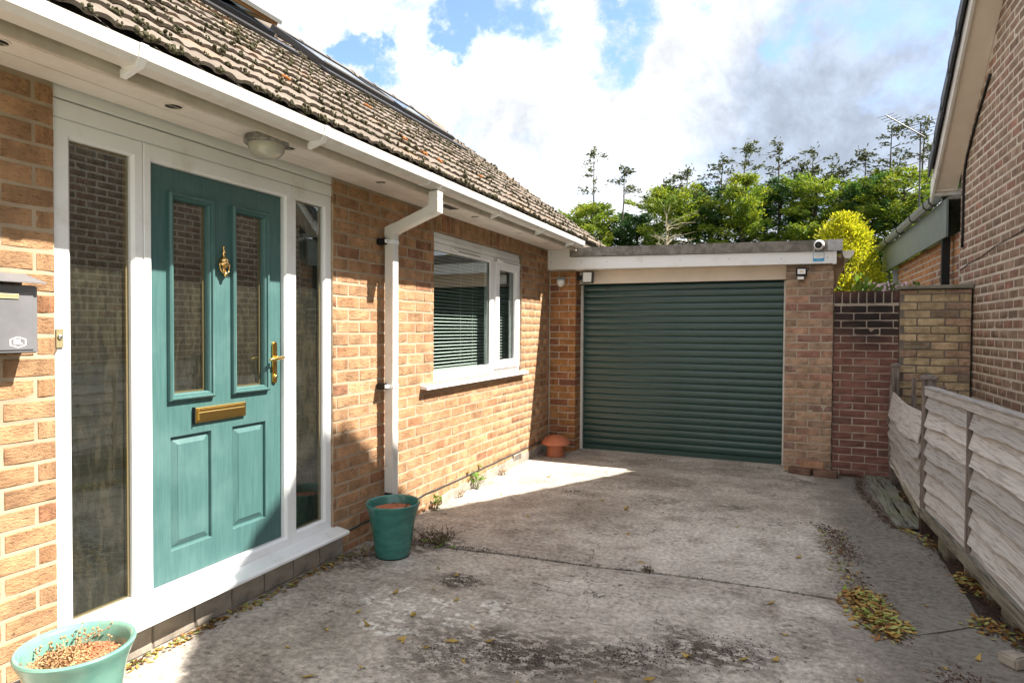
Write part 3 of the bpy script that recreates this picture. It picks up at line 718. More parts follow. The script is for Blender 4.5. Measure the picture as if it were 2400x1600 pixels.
MB().rects(2.222, 2.509, .992, 1.032, [(0, -.0325), (0, -.028), (.003, -.026)]).build('letterbox_flap', M_GOLD, door)
MB().rects(2.222, 2.509, 1.036, 1.046, [(0, -.0325), (0, -.027), (.002, -.025)]).build('letterbox_rail', M_GOLD, door)
MB().box(-.0475, -.030, 2.202, 2.2075, .976, 1.058).build('letterbox_cap', M_BLACK, door)
# knocker (urn with a drop ring)
kn = MB(); KY = 2.383
prof = [(.0, 1.862), (.006, 1.860), (.0075, 1.854), (.005, 1.848), (.004, 1.842), (.008, 1.836), (.0105, 1.828), (.011, 1.822), (.006, 1.816), (.0075, 1.808), (.016, 1.803), (.0225, 1.795), (.025, 1.786), (.024, 1.780), (.027, 1.779), (.028, 1.764), (.026, 1.763), (.020, 1.757), (.012, 1.750), (.009, 1.742), (.012, 1.733), (.010, 1.727), (.0, 1.724)]
kn.lathe([(r_, h) for r_, h in prof], c=(-.036, KY, 0), seg=20)
kno = kn.build('door_knocker', M_BRASS, door, smooth=True)
hp = []
for i in range(17):
    a = math.pi*i/16; hp.append((-.020 - .010*abs(math.cos(a)), KY+.031*math.cos(a)*(1 if True else 0), 1.775-.055*math.sin(a)**.8*1.0))
MB().tube(hp, .0042, 8).build('knocker_ring', M_BRASS, door, smooth=True)
MB().lathe([(0, -.014), (.009, -.01), (.012, 0), (.009, .010), (0, .014)], c=(-.024, KY, 1.717), seg=14).build('striker', M_BRASS, door, smooth=True)
# handle
hb = MB(); pts = []
for i in range(10): a = math.pi*i/9; pts.append((2.7375+.0165*math.cos(a), 1.352+.0165*math.sin(a)))
for i in range(10): a = math.pi+math.pi*i/9; pts.append((2.7375+.0165*math.cos(a), 1.150+.0165*math.sin(a)))
hb.prism(pts, 'x', -.048, -.037); hb.build('handle_plate', M_GOLD, door, bevel=.0015)
hl = MB(); hl.tube([(-.037, 2.742, 1.278), (-.006, 2.742, 1.279)], .0085, 12); hl.tube([(.0, 2.768, 1.281), (.001, 2.75, 1.280), (.004, 2.72, 1.277), (.005, 2.69, 1.274), (.004, 2.668, 1.272), (.003, 2.655, 1.271)], [.0075, .0098, .0105, .010, .0082, .004], 12)
hl.build('door_handle', M_GOLD, door, smooth=True)
MB().lathe([(.0125, 0), (.0125, .006), (.010, .009), (0, .009)], c=(-.038, 2.7375, 1.172), axis='x', seg=20).build('lock_escutcheon', M_GOLD, door, auto=40)
MB().lathe([(.0075, 0), (.0075, .006), (0, .006)], c=(-.029, 2.7375, 1.172), axis='x', seg=16).build('lock_cylinder', M_STEEL, door, auto=40)

# ---- soffit, fascia, gutter
sf = MB(); e = [0, .13, .134, .26, .264, .352]
for i in (0, 2, 4): sf.box(e[i]+(.0 if i else .0015), e[i+1], YN, 7.065, SOFZ, SOFZ+.012)
sf.box(.0015, .35, YN, 7.065, SOFZ+.0122, SOFZ+.02)
soffit = sf.build('soffit', M_SOFFIT, house)
fa = MB(); fa.box(.353, .375, YN, 6.30, SOFZ-.034, 2.475); fa.box(.353, .375, 6.304, 7.066, SOFZ-.034, 2.475)
fa.build('fascia', M_FASCIA, house, bevel=.002)
for (y_, kind) in ((1.25, 0), (1.907, 0), (2.578, 0), (3.404, 0), (4.75, 0), (5.72, 0), (6.5, 0)):
    v = MB(); v.lathe([(.040, 0), (.040, -.003), (.034, -.0045), (.034, -.001)], c=(.205, y_, SOFZ-.0002), seg=28)
    vo = v.build('soffit_vent', M_SOFFIT, soffit, auto=40)
    d_ = MB(); d_.lathe([(.0335, 0), (.0335, -.0006), (0, -.0006)], c=(.205, y_, SOFZ-.0009), seg=28)
    d_.build('vent_hole', M_BLACK if y_ < 5 else M_FASCIA, soffit)
    d2 = MB(); d2.box(.202, .208, y_-.033, y_+.033, SOFZ-.0035, SOFZ-.0017); d2.build('vent_bar', M_FASCIA, soffit)
v = MB()
for k in range(9): v.box(.16, .24, 4.20+k*.024, 4.212+k*.024, SOFZ-.002, SOFZ-.0003)
v.build('vent_slots', M_BLACK, soffit)
GX0, GX1, GZ0, GZ1 = .3765, .484, 2.384, 2.454
def gutter_prof(o=0.0):
    return [(GX0, GZ1-.01), (GX0, GZ0+.018-o), (GX0+.014, GZ0-o), (GX1-.022, GZ0-o), (GX1-.004+o, GZ0+.022), (GX1+o, GZ1-.016), (GX1+.003+o, GZ1), (GX1-.006, GZ1), (GX1-.007, GZ1-.012), (GX1-.014, GZ0+.026), (GX1-.028, GZ0+.008), (GX0+.018, GZ0+.008), (GX0+.006, GZ0+.02), (GX0+.006, GZ1-.01)]
gu = MB(); gu.prism(gutter_prof(), 'y', YN, 6.985); gutter = gu.build('gutter', M_UPVC_D, house)
gutter['label'] = 'white plastic square-line gutter with grey streaks'
for y_ in (1.565, 2.545, 4.70, 5.70, 6.62):
    b = MB(); b.prism(gutter_prof(.006), 'y', y_-.016, y_+.016); b.prism([(.3752, GZ0-.034), (.3752, GZ0-.004), (GX1-.02, GZ0-.0042), (GX1-.024, GZ0-.010)], 'y', y_-.012, y_+.012)
    b.build('gutter_bracket', M_UPVC, gutter)
for (a, b_) in ((3.555, 3.575), (3.70, 3.72)):
    b = MB(); b.prism(gutter_prof(.004), 'y', a, b_); b.build('gutter_bracket', M_UPVC, gutter)
b = MB(); b.prism(gutter_prof(.0022), 'y', 3.576, 3.699); b.build('outlet', M_UPVC_D, gutter)
MB().prism([(GX0-.001, GZ1-.008), (GX0-.001, GZ0), (GX0+.014, GZ0-.004), (GX1-.02, GZ0-.004), (GX1, GZ0+.02), (GX1+.005, GZ1+.002)], 'y', 6.985, 6.992).build('stop_end', M_UPVC, gutter)
# downpipe
DPY = 3.690; DPW = .0655
def sqpipe(mb, path, w=DPW, hw=.033):
    """path in XZ, constant Y centre; mitred square tube"""
    n = len(path); P = [np.array(p, float) for p in path]; base = len(mb.v)
    for i in range(n):
        if i == 0: d = P[1]-P[0]
        elif i == n-1: d = P[-1]-P[-2]
        else:
            a = (P[i]-P[i-1])/np.linalg.norm(P[i]-P[i-1]); b = (P[i+1]-P[i])/np.linalg.norm(P[i+1]-P[i]); d = a+b
        d = d/np.linalg.norm(d); nrm = np.array([-d[1], d[0]])
        k = 1.0
        if 0 < i < n-1: k = 1/max(.5, abs(np.dot(nrm, [-b[1], b[0]])))
        for (sy, sn) in ((-1, -1), (1, -1), (1, 1), (-1, 1)):
            q = P[i]+nrm*sn*hw*k; mb.v.append((q[0], DPY+DPW/2+sy*w/2, q[1]))
    for i in range(n-1):
        for k_ in range(4): k2 = (k_+1) % 4; mb.f.append((base+4*i+k_, base+4*i+k2, base+4*i+4+k2, base+4*i+4+k_))
    mb.f.append((base, base+1, base+2, base+3)[::-1]); mb.f.append(tuple(base+4*(n-1)+k for k in range(4)))
    return mb
dpo = sqpipe(MB(), [(.425, 2.368), (.425, 2.252), (.073, 2.122), (.073, .28)]).build('downpipe', M_UPVC_D, house)
for seg in ([(.425, 2.366), (.425, 2.330)], [(.425, 2.305), (.425, 2.252), (.378, 2.2347)], [(.120, 2.1394), (.073, 2.122), (.073, 2.085)]):
    sqpipe(MB(), seg, w=DPW+.004, hw=.0352).build('pipe_socket', M_UPVC_D, dpo)
sqpipe(MB(), [(.073, .30), (.073, .02)], w=DPW, hw=.0328).build('pipe_length', M_UPVC_D, dpo)
for z_ in (2.045, 1.045):
    c = MB(); c.box(.035, .111, DPY-.0035, DPY+DPW+.0035, z_-.0125, z_+.0125); c.box(.073, .083, DPY-.052, DPY-.0036, z_-.0125, z_+.0125); c.build('pipe_clip', M_UPVC, dpo, bevel=.0015)
    MB().box(.0015, .0725, DPY-.050, DPY-.012, z_-.022, z_+.022).build('clip_spacer', M_BLACK, dpo, bevel=.006)
    MB().lathe([(.004, 0), (.0, .002)], c=(.083, DPY-.038, z_), axis='x', seg=10).build('screw', M_BLACK, dpo)

# ---- window
win = thing('w', '', '') ; bpy.data.objects.remove(win)
wf = MB()
ring(wf, 4.430, 5.606, 1.004, 2.150, (.046, .048, .096, .060), -.095, -.030)
ring(wf, 5.608, 6.284, 1.004, 2.150, (.036, .044, .050, .040), -.095, -.030)
wf.rects(4.430, 6.284, 2.152, 2.192, [(0, -.095), (0, -.030), (.003, -.027)]); wf.rects(4.430, 6.284, 2.194, 2.236, [(0, -.095), (0, -.036), (.003, -.033)])
window = wf.build('window', M_UPVC, house, auto=30)
sa = MB(); ring(sa, 5.642, 6.244, 1.052, 2.112, (.098, .096, .082, .076), -.07, -.008, ch=.016); sa.build('sash', M_UPVC, window, auto=30)
for (a, b_, c, d) in ((4.476, 5.558, 1.10, 2.09), (5.740, 6.148, 1.134, 2.036)):
    MB().box(-.056, -.051, a, b_, c, d).build('pane', M_GLASS, window)
    s = MB(); x0 = -.050
    s.box(x0, x0+.003, a, a+.004, c, d); s.box(x0, x0+.003, b_-.004, b_, c, d); s.box(x0, x0+.003, a+.004, b_-.004, c, c+.004); s.box(x0, x0+.003, a+.004, b_-.004, d-.004, d); s.build('glazing_seal', M_RUBBER, window)
    s = MB(); s.box(-.075, -.057, b_-.016, b_-.001, c, d); s.build('glazing_spacer', M_ALU, window)
ws = MB(); ws.prism([(-.03, 1.002), (.0, 1.0), (.056, .996), (.062, .990), (.062, .968), (.052, .966), (.050, .972), (.0015, .972), (.0015, .985), (-.03, .985)], 'y', 4.225, 6.335); ws.build('window_sill', M_UPVC, window, bevel=.0015)
for (a, b_, x0) in ((4.76, 5.30, -.030), (5.66, 6.19, -.008)):
    v = MB(); v.prism([(x0, 2.100), (x0+.020, 2.104), (x0+.030, 2.112), (x0+.030, 2.122), (x0+.012, 2.140), (x0, 2.140)], 'y', a, b_); v.build('trickle_vent', M_UPVC, window, bevel=.003)
    MB().box(x0+.0202, x0+.0312, a+.09, b_-.03, 2.1085, 2.1135).build('vent_slot', M_RUBBER, window)

# venetian blind behind the glass
blind = thing('venetian_blind', 'white venetian blind with thin slats hanging inside the window', 'blind', (-.16, 5.3, 1.10))
k = 0
slat = MB()
prof = [(-.012, .0020), (-.004, .0042), (.004, .0032), (.012, -.0012)]
z_ = 1.115
sm = None
while z_ < 2.10:
    if sm is None:
        s = MB(); n = len(prof)
        vv = [(px, y_, pz) for y_ in (-.86, .86) for (px, pz) in prof] + [(px, y_, pz+.0008) for y_ in (-.86, .86) for (px, pz) in prof]
        ff = [(i, i+1, n+i+1, n+i) for i in range(n-1)] + [(2*n+i, 3*n+i, 3*n+i+1, 2*n+i+1) for i in range(n-1)]
        s.add(vv, ff); sm = s.mesh('slat', M_BLIND)
    o = link('slat', sm, blind, (-.16, 5.33, z_)); o.rotation_euler = (random.gauss(0, .0006), random.gauss(0, .03), 0); z_ += .0300
MB().box(-.178, -.142, 4.46, 6.2, 2.105, 2.135).build('head_rail', M_BLIND, blind)
MB().box(-.172, -.148, 4.47, 6.19, 1.085, 1.100).build('bottom_rail', M_BLIND, blind)
for y_ in (4.62, 5.16, 5.40, 6.02):
    MB().tube([(-.146, y_, 2.105), (-.146, y_, 1.095)], .0012, 5).build('ladder_cord', M_BLIND, blind)

# ---- roof
PIT = RAD(36.4); CP, SP = math.cos(PIT), math.sin(PIT)
EX, EZ = .425, 2.478                        # eave line of the tile underside
RX = -2.2; RL = (EX-RX)/CP; RZ = EZ+RL*SP
def onroof(s, y, h=0.0): return (EX-s*CP+h*SP, y, EZ+s*SP+h*CP)
rf = MB()
rf.prism([(EX-.02, EZ-.02), (RX, RZ-.02), (2*RX-EX, EZ-.02), (2*RX-EX, EZ-.09), (RX, RZ-.10), (EX-.02, EZ-.075)], 'y', YN, YV-.02)
roof = rf.build('roof', M_TILE, house); roof['label'] = 'grey concrete tiled roof tufted with moss'
TW, GA = .210, .2235
def tile_profile(seed):
    r = np.random.default_rng(seed); n = 17; xs = np.linspace(0, TW-.003, n); pr = []
    for x in xs:
        ph = (x % .105)/.105
        pr.append(.010+.012*max(0.0, math.sin(math.pi*min(1, max(0, (ph-.22)/.78))))**.8 + r.normal(0, .0006))
    return xs, pr
def tile_proto(seed):
    xs, pr = tile_profile(seed); n = len(xs); L = GA+.045
    V = []
    for (s_, lift) in ((0, .022), (L*.5, .011), (L, .0)):
        V += [(s_, x, p+lift) for x, p in zip(xs, pr)]
    V += [(0.0, x, p+.022-.016) for x, p in zip(xs, pr)]
    F = []
    for j in range(2):
        for i in range(n-1): a = j*n+i; F.append((a, a+1, a+n+1, a+n))
    for i in range(n-1): F.append((3*n+i, 3*n+i+1, i+1, i))
    V = np.array(V); W = np.stack([-V[:, 0]*CP+V[:, 2]*SP, V[:, 1], V[:, 0]*SP+V[:, 2]*CP], 1)
    return W, F
protos = [tile_proto(40+i) for i in range(6)]
tmesh = []
for (v, f) in protos:
    me = bpy.data.meshes.new('roof_tile'); me.from_pydata(v.tolist(), [], f); me.update(); me.materials.append(M_TILE)
    me.polygons.foreach_set('use_smooth', [True]*len(me.polygons)); me.set_sharp_from_angle(angle=RAD(50)); tmesh.append(me)
SKYL = [(3.05, 4.10), (4.72, 5.86), (6.08, 7.22)]; SB, ST = 2.26, 3.05      # skylights: y range, slope range
cand = []
nr = int(RL/GA)
for row in range(nr+1):
    s_ = row*GA
    if s_ > RL-.06: continue
    for k in range(int((YV-.6)/TW)+1):
        y_ = .55+k*TW
        if y_+TW > YV+.02: continue
        if any(a-.02 < y_+TW/2 < b+.02 and SB-.10 < s_+.12 < ST+.05 for a, b in SKYL): continue
        P = np.array(onroof(s_, y_)); x, y, d = project(P+np.array([0, .1, .05]))
        cand.append((1/d**2 if (d > .2 and -150 < x < 2500 and -120 < y < 1700) else 0, s_, y_, P))
order = sorted(range(len(cand)), key=lambda i: -cand[i][0]); keep = set(i for i in order[:300] if cand[i][0] > 0)
AV, AF, nb = [], [], 0
for i, (sc_, s_, y_, P) in enumerate(cand):
    j = random.randrange(6); P = P+np.array([0, random.gauss(0, .0015), random.gauss(0, .0018)])
    if i in keep:
        o = bpy.data.objects.new('roof_tile', tmesh[j]); COL.objects.link(o); o.parent = roof; o.location = tuple(P-off(roof))
    else:
        v, f = protos[j]; AV.append(v+P); AF.append(np.array(f)+nb); nb += len(v)
np_build('roof_tiling', np.concatenate(AV), np.concatenate(AF), M_TILE, roof, smooth=False, kind='stuff')
# ridge tiles
me = None
for k in range(int((YV-1.0)/.43)):
    y_ = 1.0+k*.43
    if me is None:
        s = MB(); pr = [(-.135, -.085), (-.10, -.028), (-.05, .018), (0, .032), (.05, .018), (.10, -.028), (.135, -.085)]; pr2 = [(a, b-.016) for a, b in pr]
        poly = pr+pr2[::-1]; s.prism(poly, 'y', 0, .424); s.prism([(a*1.05, b+.006) for a, b in pr]+[(a, b) for a, b in pr2[::-1]], 'y', 0, .05); me = s.mesh('ridge_tile', M_TILE)
    o = link('ridge_tile', me, roof, (RX, y_, RZ+.062)); o.rotation_euler = (random.gauss(0, .006), random.gauss(0, .01), 0)
# moss: tufts in every trough along the tile butts
def ico():
    t = (1+5**.5)/2
    v = np.array([(-1, t, 0), (1, t, 0), (-1, -t, 0), (1, -t, 0), (0, -1, t), (0, 1, t), (0, -1, -t), (0, 1, -t), (t, 0, -1), (t, 0, 1), (-t, 0, -1), (-t, 0, 1)], float)
    v /= np.linalg.norm(v[0])
    f = np.array([(0, 11, 5), (0, 5, 1), (0, 1, 7), (0, 7, 10), (0, 10, 11), (1, 5, 9), (5, 11, 4), (11, 10, 2), (10, 7, 6), (7, 1, 8), (3, 9, 4), (3, 4, 2), (3, 2, 6), (3, 6, 8), (3, 8, 9), (4, 9, 5), (2, 4, 11), (6, 2, 10), (8, 6, 7), (9, 8, 1)])
    return v, f
IV, IF = ico()
def blobs_mesh(centers, radii, seed=0, squash=None):
    """joined rough lumps"""
    r = np.random.default_rng(seed); n = len(centers)
    V = IV[None]*(1+r.normal(0, .22, (n, 12, 1)))*np.asarray(radii).reshape(n, -1)[:, None, :]
    V = V+np.asarray(centers)[:, None, :]
    F = IF[None]+(np.arange(n)*12)[:, None, None]
    return V.reshape(-1, 3), F.reshape(-1, 3)
mc, mr, lc, lr = [], [], [], []
for row in range(nr+1):
    s_ = row*GA
    if s_ > RL-.1: continue
    for k in range(int((YV-.6)/.105)):
        y_ = .55+k*.105
        if any(a-.02 < y_ < b+.02 and SB-.12 < s_+.05 < ST for a, b in SKYL): continue
        d = math.dist((EX-s_*CP, y_), (CAM[0], CAM[1]))
        if rng.random() < .12: continue
        near = d < 4.2
        n = (16 if near else 7) if row else (20 if near else 8)
        sz = rng.uniform(.45, 1.12)*(1.0 if row else 1.1)
        for _ in range(n):
            yy = y_+.010+rng.normal(0, .016)*sz; hs = abs(rng.normal(0, .010))*sz
            ss = s_+rng.normal(.002, .010); h = .029+hs
            rad = rng.uniform(.0052, .0098)*sz*(1 if near else 1.4)
            mc.append(onroof(ss, yy, h)); mr.append((rad, rad, rad*rng.uniform(.8, 1.5)))
        if rng.random() < (.02 if row else .0) and d < 6:
            for _ in range(14): lc.append(onroof(s_+rng.uniform(0, .05), y_+.045+rng.normal(0, .012), .058+abs(rng.normal(0, .004)))); lr.append((rng.uniform(.006, .011),)*3)
v, f = blobs_mesh(mc, mr, 3); np_build('moss', v, f, M_MOSS, roof, kind='stuff')
v, f = blobs_mesh(lc, lr, 4); np_build('lichen', v, f, M_LICHEN, roof, kind='stuff')
# roof windows
def roofbox(mb, s0, s1, y0, y1, h0, h1):
    c = [onroof(s0, y0, h0), onroof(s1, y0, h0), onroof(s1, y1, h0), onroof(s0, y1, h0), onroof(s0, y0, h1), onroof(s1, y0, h1), onroof(s1, y1, h1), onroof(s0, y1, h1)]
    return mb.hexa(c)
for i, (a, b_) in enumerate(SKYL):
    m = MB(); t_ = .05
    roofbox(m, SB, SB+t_, a, b_, .02, .10); roofbox(m, ST-t_, ST, a, b_, .02, .10); roofbox(m, SB+t_, ST-t_, a, a+t_, .02, .10); roofbox(m, SB+t_, ST-t_, b_-t_, b_, .02, .10)
    roofbox(m, SB-.14, SB-.001, a-.06, b_+.20, .040, .062)
    wo = m.build('roof_window', M_DARKMETAL, house)
    wo['label'] = ['open pivoting roof window nearest the gutter bracket', 'closed roof window beside the open one', 'closed roof window nearest the far gable'][i]
    if i: 
        roofbox(MB(), SB+t_, ST-t_, a+t_, b_-t_, .085, .092).build('pane', M_GLASS, wo)
        roofbox(MB(), SB+.012, SB+.045, a+.02, b_-.02, .1005, .112).build('sash_rail', M_ALU, wo)
        roofbox(MB(), SB+t_, ST-t_, a+t_, b_-t_, .02, .03).build('unlit_room_sheet', M_BLACK, wo)  # black sheet stands in for the dark room below; the roof is uncut
    else:
        roofbox(MB(), SB+t_, ST-t_, a+t_, b_-t_, .02, .03).build('opening', M_BLACK, wo)  # no real hole: black sheet paints the darkness inside
        # sash pivots about its middle: the bottom swings out
        ang = RAD(11); sc0 = (SB+ST)/2
        def rot(q): s_, y_, h = q; ds, dh = s_-sc0, h-.11; return onroof(sc0+ds*math.cos(ang)+dh*math.sin(ang), y_, .11-ds*math.sin(ang)+dh*math.cos(ang))
        def sbox(mb, s0, s1, y0, y1, h0, h1): return mb.hexa([rot(q) for q in ((s0, y0, h0), (s1, y0, h0), (s1, y1, h0), (s0, y1, h0), (s0, y0, h1), (s1, y0, h1), (s1, y1, h1), (s0, y1, h1))])
        m = MB(); sbox(m, SB-.01, SB+.06, a-.01, b_+.01, .105, .135); sbox(m, ST-.06, ST, a-.01, b_+.01, .105, .135); sbox(m, SB+.06, ST-.06, a-.01, a+.05, .105, .135); sbox(m, SB+.06, ST-.06, b_-.05, b_+.01, .105, .135)
        m.build('sash', M_ALU, wo)
        m = MB(); sbox(m, SB+.01, SB+.05, a+.01, b_-.01, .080, .1045); sbox(m, SB+.05, ST-.05, b_-.045, b_-.01, .080, .1045); sbox(m, SB+.05, ST-.05, a+.01, a+.045, .080, .1045); m.build('timber_lining', wood_mat('pine_lining', (.42, .24, .11), (.36, .20, .09), (.26, .13, .06)), wo)
        sbox(MB(), SB+.055, ST-.055, a+.045, b_-.045, .118, .126).build('pane', M_GLASS, wo)

# ================================================================ GARAGE
gar = thing('flat_roofed_garage', 'flat roofed brick garage with dark green roller door between two piers', 'garage', (1.5, 9.0, 0))
GY = 7.14
gw = MB(); gw.box(.0, .330, GY+.0055, 7.55, -.06, 2.20); pier_l = gw.build('wall', M_MORTAR_L, gar)
gw = MB(); gw.box(2.605, 3.046, GY+.0055, 7.55, -.06, 2.13); pier_r = gw.build('wall', M_MORTAR_L, gar)
bricks_on(pier_l, M_BRICK_O, course_items(.012, .333, -.02, 2.135, .080, .1165, GY, u_ref=-.105), '-y', .070)
# right return of the left pier
bricks_on(pier_l, M_BRICK_O, course_items(GY+.03, 7.36, -.02, 2.135, .080, .1165, .335, u_ref=GY+.0), '+x', .070)
bricks_on(pier_r, M_BRICK_G, course_items(2.603, 3.050, -.02, 2.125, .0795, .1118, GY, u_ref=2.603), '-y', .0695)
bw = MB(); bw.box(3.0, 3.046, 7.55, 12.6, -.06, 2.2); bw.box(0, 3.0, 12.5, 12.6, -.06, 2.2); bw.build('wall', M_MORTAR, gar)
bricks_on(pier_r, M_BRICK_G, course_items(GY+.03, 8.2, -.02, 2.2, .0795, .1118, 3.050, u_ref=GY), '+x', .0695, force_stuff=True)
# timber head
def beam(x0, x1, zl0, zl1, zr0, zr1, y0, y1): return MB().hexa([(x0, y0, zl0), (x1, y0, zr0), (x1, y1, zr0), (x0, y1, zl0), (x0, y0, zl1), (x1, y0, zr1), (x1, y1, zr1), (x0, y1, zl1)])
fb = beam(.004, 3.03, 2.148, 2.292, 2.120, 2.240, 7.072, 7.10); fb.hexa([(.004, 7.072, 2.2925), (.282, 7.072, 2.2895), (.282, 7.10, 2.2895), (.004, 7.10, 2.2925), (.004, 7.072, 2.384), (.282, 7.072, 2.384), (.282, 7.10, 2.384), (.004, 7.10, 2.384)])
fbo = fb.build('fascia', M_UPVC, gar)
beam(3.031, 3.066, 2.112, 2.242, 2.112, 2.242, 7.066, 7.12).build('fascia_corner', M_UPVC, gar, bevel=.002)
for (x_, z_) in ((.05, 2.34), (.05, 2.24), (.42, 2.225), (.72, 2.222), (1.12, 2.216), (1.54, 2.21), (2.05, 2.20), (2.56, 2.185), (2.985, 2.18)):
    MB().lathe([(.007, 0), (.006, -.0015), (0, -.002)], c=(x_, 7.072, z_), axis='y', seg=10).build('fixing', M_GREYPRINT, fbo)
kb = MB(); n = 40; xs = np.linspace(.284, 3.112, n); r = np.random.default_rng(9)
for i in range(n-1):
    def zz(x): t = (x-.28)/2.83; return 2.293+(2.241-2.293)*t, 2.395+(2.350-2.395)*t
    (a0, a1), (c0, c1) = zz(xs[i]), zz(xs[i+1]); w0, w1 = math.sin(xs[i]*9)*.002, math.sin(xs[i+1]*9)*.002
    kb.hexa([(xs[i], 7.050+w0, a0), (xs[i+1], 7.050+w1, c0), (xs[i+1], 7.35, c0), (xs[i], 7.35, a0), (xs[i], 7.046+w0, a1), (xs[i+1], 7.046+w1, c1), (xs[i+1], 7.35, c1), (xs[i], 7.35, a1)])
kb.build('roof_kerb', M_KERB, gar)
beam(2.985, 3.1145, 2.244, 2.3545, 2.2415, 2.353, 7.0435, 7.30).build('felt_corner', pmat('silver_felt', (.46, .47, .50), .8, col2=(.36, .37, .39), vscale=20, bump=.6, bscale=200), gar)
MB().box(.28, 3.10, 7.35, 12.6, 2.25, 2.33).build('flat_roof', M_KERB, gar)
MB().prism([(3.116, 2.242), (3.122, 2.205), (3.142, 2.168), (3.19, 2.166), (3.218, 2.205), (3.226, 2.246)], 'y', 7.10, 12.4).build('side_gutter', M_UPVC_D, gar, bevel=.002)
cb = MB(); cb.prism([(3.0515, 1.86), (3.0515, 2.235), (3.155, 2.16), (3.14, 2.06), (3.10, 2.0), (3.09, 1.90)], 'y', 7.30, 7.42); cb.build('corbel', M_BRICK_G, gar)
beam(.336, 2.603, 1.985, 2.145, 1.985, 2.132, 7.275, 7.31).build('lintel_board', M_PAINT_CREAM, gar)
beam(.336, 2.603, 2.135, 2.17, 2.125, 2.165, 7.11, 7.276).build('beam_soffit', M_PAINT_CREAM, gar)
MB().box(.336, 2.603, 7.311, 7.335, 1.975, 2.16).build('lintel_backing', M_BLACK, gar)
# roller door
rd = MB().box(.36, 2.604, 7.385, 7.395, .0, 2.05).build('roller_door', M_DARKMETAL, gar); rd['label'] = 'dark green slatted roller door'
SH = .0768; me = None
z_ = .062
prof = [(0, 0), (-.0025, .0008), (-.0062, .010), (-.0085, .028), (-.0088, .046), (-.0072, .062), (-.0045, .0725), (-.0015, .0755), (0, .0760)]
while z_ < 1.99:
    if me is None:
        s = MB(); n = len(prof)
        s.add([(x_, p[0], p[1]) for x_ in (0, 2.238) for p in prof], [(i, n+i, n+i+1, i+1) for i in range(n-1)]); me = s.mesh('door_slat', M_SHUTTER, smooth=True)
    link('door_slat', me, rd, (.363, 7.3845, z_)); z_ += SH
MB().box(.363, 2.601, 7.365, 7.384, .003, .0605).build('bottom_rail', M_SHUTTER, rd, bevel=.003)
for (a, b_) in ((.3355, .366), (2.588, 2.6035)):
    MB().box(a, b_, 7.335, 7.37, 0.002, 1.984).build('guide_rail', M_UPVC_D, rd)
tw = MB(); tw.tube([(.665, 7.366, 1.99), (.668, 7.362, 1.965), (.655, 7.360, 1.94), (.652, 7.360, 1.90)], [.002, .004, .006, .002], 6); tw.tube([(.66, 7.364, 1.975), (.70, 7.366, 1.985)], .0015, 5)
tag(tw.build('wasp_debris', M_DARKPLANT), 'small dead twig caught at the top of the roller door', 'twig')

# ================================================================ BOUNDARY WALLS
dwl = thing('dark_brick_wall', 'dark red brick garden wall with soot black courses beside the garage', 'wall', (3.34, 7.26, 0))
dwm = MB().box(3.056, 3.622, GY+.0355, 7.36, -.06, 1.83).build('wall', M_MORTAR_R, dwl)
bricks_on(dwm, M_BRICK_R, course_items(3.058, 3.622, -.02, 1.72, .0750, .1145, GY+.03, u_ref=3.005, par=1), '-y', .065)
its = []; x_ = 3.060
while x_ < 3.60: its.append((x_+.032, GY+.028, 1.783, .0625, .118)); x_ += .0725
bricks_on(dwm, M_BRICK_R, its, '-y', .118, name='coping_brick', L0=.0625)
byw = thing('buff_brick_wall', 'yellow buff brick wall panel with a thin stone coping against the neighbouring house', 'wall', (3.91, 7.2, 0))
bym = MB().box(3.626, 4.205, GY+.0065, 7.34, -.06, 1.845).build('wall', M_MORTAR_D, byw)
bricks_on(bym, M_BRICK_Y, course_items(3.628, 4.203, -.022, 1.845, .0762, .1135, GY, u_ref=3.545, joint=.011), '-y', .065)
cp = MB(); cp.prism([(7.108, 1.852), (7.108, 1.876), (7.118, 1.886), (7.345, 1.890), (7.36, 1.852)], 'x', 3.618, 4.212); cp.build('coping_stone', M_BLOCK, byw, bevel=.003)

# ================================================================ NEIGHBOUR
NX = 4.222; NYC = 7.70
nb_ = thing('neighbour_house', 'brown brick gable end of the neighbouring house with cream soffit and dark roof tiles', 'house', (6.5, 4.5, 0))
APY = 4.50; NP = RAD(42); APZ = 5.93        # underside of verge at apex
def vz(y): return APZ-abs(y-APY)*math.tan(NP)
wl = MB(); ey = APY-(NYC-APY)
wl.prism([(ey, -.06), (NYC, -.06), (NYC, vz(NYC)+.03), (APY, APZ+.03), (ey, vz(ey)+.03)], 'x', NX+.0013, NX+.25); nwall = wl.build('wall', M_MORTAR_N, nb_)
its = [i for i in course_items(2.0, NYC-.002, -.02, 5.9, .0785, .1135, NX, u_ref=.02, joint=.0135) if i[2]+.03 < vz(i[0])+.02]
bricks_on(nwall, M_BRICK_N, its, '-x', .065, rough=.0004, jit=.0003)
MB().box(NX+.25, NX+7, ey, ey+.2, -.06, 3).build('wall', M_MORTAR, nb_); MB().box(NX+.005, NX+7, NYC-.25, NYC-.006, -.06, 2.95).build('wall', M_BRICK_N, nb_)
VX = 4.0; EYF = 7.98; EYN = 2*APY-EYF
def slope_box(mb, x0, x1, ya, yb, d0, d1):
    """strip that follows the verge between ya and yb; d0,d1 perpendicular offsets from the verge underside"""
    c = math.cos(NP)
    return mb.hexa([(x0, ya, vz(ya)+d0/c), (x1, ya, vz(ya)+d0/c), (x1, yb, vz(yb)+d0/c), (x0, yb, vz(yb)+d0/c), (x0, ya, vz(ya)+d1/c), (x1, ya, vz(ya)+d1/c), (x1, yb, vz(yb)+d1/c), (x0, yb, vz(yb)+d1/c)])
